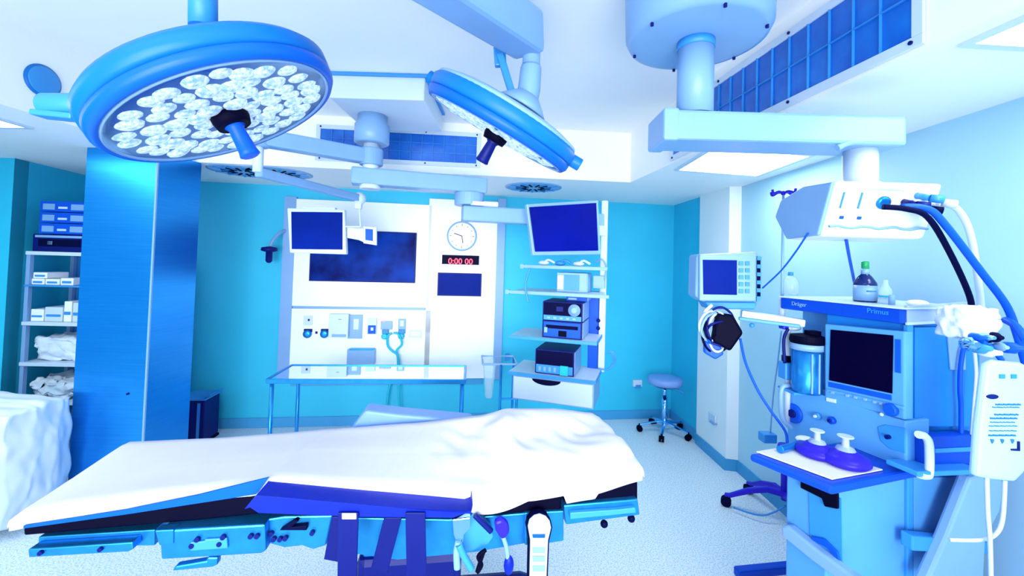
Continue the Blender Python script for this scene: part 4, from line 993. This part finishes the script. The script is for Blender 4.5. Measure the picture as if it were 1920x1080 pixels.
# side details
m = MB(SF.M); m.box((.0, -.006, .14), (.03, .012, zband-.004)); m.build('corner_post', M_mblue, AM, .004)
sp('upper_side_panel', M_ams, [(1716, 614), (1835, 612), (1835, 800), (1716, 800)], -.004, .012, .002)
sh_ = sp('side_drawer', M_band, [(1735, 820), (1842, 815), (1842, 885), (1735, 885)], -.05, .0, .005)
sp('drawer_top', M_mblue, [(1722, 885), (1842, 881), (1842, 890), (1722, 895)], -.10, .0, .004, sh_)
sp('drawer_lip', M_mblue, [(1755, 842), (1840, 838), (1840, 846), (1755, 850)], -.056, -.05, .002, sh_)
m = MB(SF.M); P = [SF.px(x, y, -.09) for x, y in ((1722, 815), (1734, 818), (1742, 835), (1742, 885), (1736, 892), (1724, 890))]
m.tube(P, .013, 10); m.build('grab_handle', M_white, AM, smooth=True)
sp('side_bar', M_mblue, [(1712, 1005), (1858, 1018), (1858, 1040), (1712, 1034)], -.06, -.02, .006)
sp('lower_side_panel', M_amf, [(1714, 895), (1800, 895), (1755, 1090), (1714, 1090)], -.002, .012, .002)
sl = sp('slanted_leg_plate', M_lblue, [(1820, 895), (1892, 870), (1876, 960), (1850, 1010), (1845, 1100), (1735, 1100), (1775, 1010)], -.09, -.05, .01)
# sample card and breathing tube on the side
sp('card_holder', M_lblue, [(1779, 630), (1812, 632), (1812, 694), (1784, 694)], -.012, -.004, .003)
m = MB(); m.tube([SF.M @ SF.px(x, y, -.03) for x, y in ((1835, 620), (1812, 640), (1802, 680), (1800, 730), (1802, 760), (1802, 820))], .008, 8)
tag(m.build('breathing_tube', M_blue, None, smooth=True), 'blue tube running down the side of the anaesthesia machine', 'tube')
m = MB(); m.tube([SF.M @ SF.px(x, y, -.05) for x, y in ((1826, 650), (1830, 700), (1826, 760), (1822, 815))], .006, 8)
tag(m.build('breathing_tube', M_white, None, smooth=True), 'clear white tube right of the blue one on the machine side', 'tube')
# base bar and wheels
b0 = atz(1380, 1074, .06); b1 = atz(1480, 1064, .06)
m = MB(); m.bar(b0, b1+(b1-b0)*.9, .05, .05); m.build('foot_bar', M_band, AM, .01)
m = MB(FF.M); m.box((xl-.01, ycab-.03, .06), (0.02, DEP-.02, .14)); m.build('base', M_band, AM, .02)
for x, y in ((xl+.04, ycab+.04), (-.04, ycab+.04), (xf+.04, DEP-.08), (-.04, DEP-.08)):
    m = MB(FF.M); m.cyl((x-.02, y, .04), (x+.02, y, .04), .04, n=16); m.build('wheel', M_navy, AM)
m = MB(); m.cyl(Vector((b0.x, b0.y, 0))+Vector((.02, .0, .017)), Vector((b0.x, b0.y, 0))+Vector((.05, 0, .017)), .017, n=14); m.build('wheel', M_navy, AM)

# desk cloth, masks and clutter
m = MB(FF.M); cl = [sfz(x, y, zd+.002) for x, y in ((1418, 848), (1560, 900), (1655, 882), (1560, 850), (1480, 838))]
m.prism(cl, (0, 0, .004)); tag(m.build('desk_cloth', M_sheet, None, .001), 'white paper cloth on the anaesthesia machine desk', 'cloth')
def mask(x, y, s, label):
    p = atz(x, y, zd+.008)
    t = thing('breathing_mask', p, label, 'mask', 'purple rubber masks on the machine desk')
    R = Matrix.Rotation(1.2, 3, 'Z')
    m = MB()
    pr = [(.080, .0), (.092, .012), (.088, .03), (.066, .036), (.05, .05), (.03, .062)]
    m.lathe([(r*s, h*s) for r, h in pr], p, (0, 0, 1), 30); m.build('cushion', M_purple, t, smooth=True)
    m = MB(); m.lathe([(.045*s, .045*s), (.03*s, .07*s), (.014*s, .075*s), (.013*s, .115*s)], p, (0, 0, 1), 20); m.build('dome', M_clear, t, smooth=True)
    m = MB(); m.lathe([(.015*s, .07*s), (.013*s, .11*s), (.03*s, .112*s), (.03*s, .116*s)], p, (0, 0, 1), 20); m.build('connector', M_white, t, smooth=True)
mask(1585, 868, .86, 'larger purple mask lying nearest on the white desk cloth')
mask(1532, 852, .80, 'purple mask behind the larger one on the desk')
p = atz(1478, 836, zd+.02)
m = MB(); m.tube([atz(x, y, zd+.02) for x, y in ((1462, 843), (1480, 838), (1500, 832), (1512, 835))], .014, 10); tag(m.build('mask_elbow', M_steelb, None, smooth=True), 'steel blue elbow tube at the far end of the desk', 'tube')
p = atz(1508, 823, zd+.012); m = MB(); m.sph(p, .035, .025, .012); tag(m.build('gauze_pad', M_panel, None, smooth=True), 'small white gauze pad behind the purple masks', 'gauze')

# suction canister
p = FF.M @ Vector((xs-.07, .02, 0)); p = atY(1513, 670, 1.93)
zz0 = atY(1513, 735, 1.93).z; zz1 = atY(1513, 655, 1.93).z
t = thing('suction_canister', (p.x, p.y, zz0), 'clear suction canister with a black lid left of the machine screen', 'canister')
m = MB(); m.lathe([(.055, 0), (.058, .01), (.062, zz1-zz0)], (p.x, p.y, zz0), (0, 0, 1), 32); m.build('jar', M_steelb, t, smooth=True)
m = MB(); m.lathe([(.066, 0), (.066, .028)], (p.x, p.y, zz1), (0, 0, 1), 32); m.build('collar', M_lblue, t, smooth=True)
m = MB(); m.lathe([(.066, .0), (.07, .012), (.066, .035), (.04, .04)], (p.x, p.y, zz1+.028), (0, 0, 1), 32); m.box((p.x-.0, p.y-.02, zz1+.06), (p.x+.05, p.y+.02, zz1+.085)); m.build('lid', M_black, t)
m = MB(); m.box((p.x-.07, p.y-.02, zz0-.012), (p.x+.085, p.y+.1, zz0)); m.build('bracket', M_mblue, t, .004)
for k, x in enumerate((-.02, .012)):
    m = MB(); m.box((p.x+x-.003, p.y-.064, zz0+.01), (p.x+x+.003, p.y-.058, zz1-.01)); m.build('scale', M_lblue, t)
# stand pole with hoses at the far end
p = atY(1477, 700, 2.02)
t = thing('hose_stand', (p.x, p.y, zd), 'upright white post with clips and tubes at the far end of the machine', 'stand')
z0_, z1_ = atY(1477, 800, 2.02).z, atY(1477, 615, 2.02).z
m = MB(); m.cyl((p.x, p.y, zd), (p.x, p.y, z1_), .012, n=14); m.build('post', M_white, t, smooth=True)
m = MB(); m.box((p.x-.03, p.y-.03, z1_-.24), (p.x+.06, p.y+.03, z1_-.16)); m.build('clip_block', M_mblue, t, .006)
m = MB(); m.box((p.x-.02, p.y-.02, z1_-.16), (p.x+.03, p.y+.02, z1_-.13)); m.build('clamp', M_black, t, .004)
m = MB(); m.tube([(p.x-.02, p.y-.03, z1_), (p.x-.04, p.y-.03, z1_-.05), (p.x-.035, p.y-.03, z1_-.16)], .007, 8); m.build('tube', M_dblue, t, smooth=True)
m = MB(); m.tube([(p.x+.03, p.y-.03, z1_-.27), (p.x-.04, p.y-.03, z1_-.27), (p.x-.05, p.y-.03, z1_-.34), (p.x-.04, p.y-.03, z1_-.42), (p.x, p.y-.03, z1_-.46)], .011, 8); m.build('bent_tube', M_lblue, t, smooth=True)
m = MB(); m.sph((p.x+.03, p.y, z1_+.0), .03, .02, .012); m.sph((p.x, p.y, z1_+.005), .022, .018, .02); m.build('connector', M_white, t, smooth=True)
m = MB(); m.box((p.x-.035, p.y-.02, z1_-.005), (p.x-.008, p.y+.02, z1_+.015)); m.build('cap', M_purple, t, .005)

# ------------------------------------------------------------ things on top of the machine
ztop = zt
def on_top(x, y): return atz(x, y, ztop)
# bottle: stand it at mid depth
def topat(x, b):     # point on the tray top under column x at depth b of front frame
    q = FF.px(x, 560, b); w_ = FF.M @ q; return Vector((w_.x, w_.y, ztop))
p = topat(1622, .12)
s = p.y/790
t = thing('medicine_bottle', p, 'dark bottle with green cap and white label standing on the machine', 'bottle')
m = MB(); r = 18*s; m.lathe([(r*.95, 0), (r, .004), (r, 32*s), (r*.96, 36*s), (r*.6, 47*s), (r*.34, 52*s), (r*.32, 60*s)], p, (0, 0, 1), 28); m.build('glass', M_bottle, t, smooth=True)
m = MB(); m.lathe([(r*1.01, 3*s), (r*1.012, 3*s), (r*1.012, 31*s), (r*1.01, 31*s)], p, (0, 0, 1), 28); m.build('label_band', M_lblue, t, smooth=True)
m = MB(); m.lathe([(r*.37, 52*s), (r*.37, 62*s)], p, (0, 0, 1), 20); m.build('neck_ring', M_lblue, t, smooth=True)
m = MB(); m.lathe([(r*.33, 60*s), (r*.33, 74*s), (r*.28, 76*s)], p, (0, 0, 1), 20); m.build('cap', M_green, t, smooth=True)
m = MB(); m.box((p.x-r*.6, p.y-r*1.03, p.z+20*s), (p.x+r*.3, p.y-r*.9, p.z+22*s)); m.build('print', M_ink, t)
p = topat(1660, .13); s = p.y/790
t = thing('glass_vial', p, 'small clear vial standing right of the dark bottle', 'vial')
m = MB(); m.lathe([(10*s, 0), (10*s, 26*s), (5*s, 34*s), (4*s, 42*s), (4*s, 44*s)], p, (0, 0, 1), 20); m.build('glass', M_glass, t, smooth=True)
m = MB(); m.lathe([(10.2*s, 12*s), (10.2*s, 15*s)], p, (0, 0, 1), 20); m.build('level_band', M_cyan, t)
p = topat(1672, .09)
m = MB(); m.lathe([(5*s, 0), (5*s, 16*s), (3*s, 18*s)], p, (0, 0, 1), 14); tag(m.build('small_ampoule', M_lblue, None, smooth=True), 'tiny pale ampoule just right of the clear vial', 'ampoule')
p = topat(1482, .16); s = p.y/790
t = thing('glass_flask', p, 'clear rounded flask at the far left of the machine top', 'flask')
m = MB(); m.lathe([(12*s, 0), (14*s, 4*s), (14*s, 22*s), (9*s, 32*s), (4*s, 36*s)], p, (0, 0, 1), 22); m.build('glass', M_glass, t, smooth=True)
m = MB(); m.lathe([(4.5*s, 35*s), (4.5*s, 42*s)], p, (0, 0, 1), 16); m.build('stopper', M_mblue, t, smooth=True)
p = topat(1720, .15); m = MB(); m.sph(p+Vector((0, 0, .012)), .04, .03, .014); tag(m.build('gauze_pad', M_panel, None, smooth=True), 'white gauze heap on the right of the machine top', 'gauze')

# ------------------------------------------------------------ patient monitor on its arm
PM = Frame(atY(1370, 520, 2.05)*1, (1, -.12, 0)); PM = Frame((PM.o.x, PM.o.y, 0), (1, -.12, 0))
t = thing('patient_monitor', PM.w(1365, 575), 'pale patient monitor with dark screen hung at the left of the machine', 'monitor')
m = MB(PM.M); m.pp(PM, [(1306, 478), (1322, 476), (1420, 472), (1428, 482), (1427, 562), (1410, 567), (1318, 566), (1304, 556)], .03, .16); m.build('case', M_lblue, t, .01)
m = MB(PM.M); m.pp(PM, [(1312, 477), (1418, 475), (1418, 565), (1312, 564)], .0, .03); m.build('front_bezel', M_lblue, t, .006)
m = MB(PM.M); m.pp(PM, [(1318, 487), (1382, 488), (1382, 553), (1319, 552)], -.004, .0); m.build('screen', M_screen, t, .001)
for i in range(2):
    for j in range(5):
        x = 1386+i*12; y = 490+j*13
        m = MB(PM.M); m.pb(PM, x, y, x+8, y+8, -.006, .001); m.build('key', M_mblue, t, .001)
m = MB(PM.M); m.pp(PM, [(1420, 480), (1428, 481), (1427, 563), (1419, 566)], .02, .028); m.build('connector_strip', M_mblue, t, .001)
for j in range(5):
    y = 488+j*15; m = MB(PM.M); m.pb(PM, 1421, y, 1426, y+8, .012, .022); m.build('port', M_navy, t, .001)
m = MB(PM.M); m.pp(PM, [(1322, 566), (1420, 567), (1416, 580), (1330, 580)], .02, .14); m.build('foot', M_mblue, t, .006)
# arm rail
t = thing('monitor_shelf_arm', PM.w(1440, 600), 'white horizontal arm holding the patient monitor on the machine', 'arm')
m = MB(); A0 = atY(1390, 588, 2.08); A1 = atY(1508, 606, 1.98); m.bar(A0, A1, .05, .035); m.build('arm', M_white, t, .006)
m = MB(); m.bar(atY(1385, 597, 2.06), atY(1500, 612, 1.96), .02, .016); m.build('rail', M_mblue, t, .003)
m = MB(); q = atY(1410, 610, 2.05); m.sph(q, .012); m.build('knob', M_mblue, t, smooth=True)
# bundle of leads below the monitor
t = thing('lead_bundle', PM.w(1350, 585, .0), 'tangle of dark monitoring leads and cuff hanging below the patient monitor', 'cables')
rnd = random.Random(4)
for k in range(9):
    m = MB(); x = 1322+rnd.random()*40; pts = []
    cx_, cy_ = 1345+rnd.uniform(-8, 8), 618+rnd.uniform(-8, 8); rx, ry = rnd.uniform(14, 34), rnd.uniform(22, 42)
    for a in range(9):
        an = a/8*2*math.pi+rnd.random()*.2; pts.append(atY(cx_+rx*math.cos(an), cy_+ry*math.sin(an), 2.02+rnd.uniform(-.02, .02)))
    m.tube(pts, .006, 6); m.build('lead', [M_navy, M_dblue, M_white, M_blue, M_black, M_lblue][k % 6], t, smooth=True)
m = MB(); m.tube([atY(x, y, 2.03) for x, y in ((1335, 572), (1322, 585), (1325, 600), (1340, 590))], .008, 8); m.build('hook', M_white, t, smooth=True)
PQ = Frame((PM.o.x, PM.o.y-.05, 0), (1, -.25, 0))
m = MB(PQ.M); m.pp(PQ, [(1345, 588), (1375, 590), (1395, 625), (1370, 660), (1335, 640)], -.02, .03); o = m.build('cuff', M_black, t, .012)
m = MB(PQ.M); m.pp(PQ, [(1320, 640), (1350, 645), (1358, 665), (1342, 675), (1320, 662)], -.0, .03); m.build('cuff_end', M_blue, t, .008)
hose('sensor_cable', [(1388, 635, 2.0), (1398, 680, 2.0), (1420, 730, 1.98), (1445, 770, 1.95), (1472, 808, 1.92), (1476, 832, 1.9)], .006, M_blue, 'blue cable swooping from the hanging cuff down to the desk', 'cable')
hose('thin_cable', [(1465, 620, 2.4), (1458, 680, 2.4), (1450, 740, 2.4), (1444, 815, 2.4)], .004, M_lblue, 'pale thin cable hanging straight behind the far end of the machine', 'cable')
q = atY(1440, 818, 2.4)
m = MB(); m.box((q.x-.04, q.y-.03, q.z-.03), (q.x+.035, q.y+.03, q.z+.02)); tag(m.build('cable_box', M_mblue, None, .006), 'small blue box where the pale cable ends beside the desk', 'box')
# IV pole
p = atY(1466, 600, 2.12); zt_ = atY(1462, 362, 2.12).z; zb_ = atY(1466, 605, 2.12).z
t = thing('drip_pole', (p.x, p.y, zb_), 'thin white drip pole with purple hooks rising from the machine', 'drip pole')
m = MB(); m.cyl((p.x, p.y, zb_-.03), (p.x, p.y, zt_), .0065, n=12); m.build('rod', M_lblue, t, smooth=True)
m = MB(); m.cyl((p.x, p.y, zb_-.03), (p.x, p.y, zb_+.12), .014, n=14); m.build('socket', M_white, t, smooth=True)
m = MB()
for an in (.3, 1.9, 3.4, 5.0):
    d = Vector((math.cos(an), math.sin(an), 0)); o_ = Vector((p.x, p.y, zt_)); m.tube([o_, o_+d*.03+Vector((0, 0, .006)), o_+d*.06+Vector((0, 0, -.004)), o_+d*.068+Vector((0, 0, .014))], .006, 6)
m.sph((p.x, p.y, zt_), .012); m.build('hook_crown', M_purple, t, smooth=True)

# ------------------------------------------------------------ rolling base half hidden behind the machine
c = atz(1478, 935, 0); c = Vector((1.945, 2.98, 0))
t = thing('rolling_stand', c, 'purple castored base showing behind the machine over the pale floor', 'rolling stand')
for k in range(3):
    an = math.radians((151, 262, 97)[k]); d = Vector((math.cos(an), math.sin(an), 0)); s_ = d.cross(Vector((0, 0, 1)))
    m = MB(); pr = [(.0, .21), (.10, .215), (.22, .17), (.34, .095), (.37, .09), (.37, .07), (.33, .072), (.2, .14), (.1, .175), (.0, .17)]
    m.prism([c+d*a+Vector((0, 0, b))-s_*.018 for a, b in pr], s_*.036); l = m.build('leg', M_purple, t, .006)
    m = MB(); pp = c+d*.36+Vector((0, 0, .035)); m.cyl(pp-s_*.025, pp-s_*.005, .035, n=18); m.cyl(pp+s_*.005, pp+s_*.025, .035, n=18); m.cyl(pp, pp+Vector((0, 0, .05)), .012, n=10); m.build('caster', M_navy, l, .003)
m = MB(); m.cyl((c.x, c.y, .15), (c.x, c.y, .5), .022, n=18); m.build('post', M_purple, t, smooth=True)
m = MB(); m.lathe([(.03, 0), (.045, .01), (.04, .03)], (c.x, c.y, .5), (0, 0, 1), 28); m.build('top_plate', M_purple, t, smooth=True)
m = MB(); m.tube([c+Vector((.0, -.02, .12)), c+Vector((-.16, -.02, .05)), c+Vector((-.3, .1, .03))], .006, 6); m.build('wire', M_mblue, t, smooth=True)

# ------------------------------------------------------------ infusion warmer bag and cluster at the far right
GB = Frame(atY(1870, 700, 1.36)*1, (1, .12, 0)); GB = Frame((GB.o.x, GB.o.y, 0), (1, .12, 0))
crumple_T = GB.M
a = GB.px(1812, 575); b = GB.px(1885, 640)
crumple('plastic_cover', 'translucent crumpled plastic cover at the right end of the machine top', 'plastic cover', GB.M, (a.x, .0, b.z), (b.x, .10, a.z), M_plast, 21, .009, 12)
t = thing('valve_cluster', GB.w(1850, 650), 'cluster of chrome valves and taps under the crumpled plastic cover', 'valves')
for k, (x, y, r, mt) in enumerate(((1818, 645, .022, M_chrome), (1836, 652, .018, M_mblue), (1850, 660, .016, M_white), (1862, 632, .016, M_navy), (1842, 632, .014, M_chrome), (1893, 652, .018, M_blue), (1872, 650, .014, M_lblue), (1826, 632, .012, M_blue))):
    q = GB.M @ GB.px(x, y, .0); m = MB(); m.lathe([(r*.7, -.02), (r, -.012), (r, .012), (r*.6, .02), (r*.4, .035)], q, (.3*(k % 3-1), -1, .1), 16); m.build('valve', mt, t, smooth=True)
m = MB(); m.tube([GB.w(x, y, .01) for x, y in ((1808, 650), (1836, 642), (1866, 648), (1905, 655))], .009, 10); m.build('manifold_tube', M_chrome, t, smooth=True)
m = MB(); m.tube([GB.w(x, y, -.01) for x, y in ((1840, 640), (1855, 650), (1868, 662), (1878, 675))], .008, 8); m.build('blue_tube', M_blue, t, smooth=True)
# printed bag
t = thing('fluid_bag', GB.w(1880, 790), 'large clear printed fluid bag hanging at the right edge', 'fluid bag')
BP = [(1852, 684), (1870, 676), (1925, 682), (1925, 885), (1905, 905), (1860, 900), (1832, 895), (1838, 800)]
m = MB(GB.M); m.pp(GB, BP, -.03, -.004); m.build('pouch', mat('milky_plastic', rgb(190, 228, 248), .25, noise=.08, nscale=5, alpha=.93), t, .01)
def gp(name, mt, pxs): 
    m = MB(GB.M); m.pp(GB, pxs, -.033, -.0295); return m.build(name, mt, t)
gp('oval_mark', M_dblue, [(1856+11*math.cos(k*.52)+6, 744+4.5*math.sin(k*.52)) for k in range(12)])
for y, x0, x1, h in ((757, 1868, 1916, 3), (763, 1862, 1912, 1.6), (776, 1866, 1912, 3), (783, 1858, 1908, 3), (791, 1858, 1908, 1.6), (798, 1856, 1908, 1.6), (807, 1856, 1908, 1.6), (815, 1855, 1906, 3)):
    x = x0
    while x < x1-3:
        wdt = 3+rnd.random()*8; gp('print_line', M_ink, [(x, y), (min(x+wdt, x1), y+.6), (min(x+wdt, x1), y+.6+h), (x, y+h)]); x += wdt+2
for x in (1858, 1877, 1896):
    gp('print_mark', M_ink, [(x, 824), (x+6, 824), (x+6, 828), (x+3, 832)])
gp('print_mark', M_dblue, [(1909, 828), (1913, 828), (1913, 846), (1897, 845), (1897, 842), (1909, 842)])
for x in (1875, 1897):
    gp('print_mark', M_mblue, [(x, 702), (x+10, 702), (x+10, 710), (x, 710)])
m = MB(); m.tube([GB.w(x, y, -.02) for x, y in ((1850, 895), (1852, 960), (1856, 1010), (1858, 1085))], .006, 8); m.build('drain_tube', M_white, t, smooth=True)
hose('drain_tube', [(1780, 1012, 1.38), (1840, 1012, 1.36), (1868, 1000, 1.34), (1880, 970, 1.34), (1884, 900, 1.34)], .006, M_white, 'white tube looping below the printed fluid bag', 'tube')

for o in bpy.data.objects:
    if '_o' in o.keys(): del o['_o']
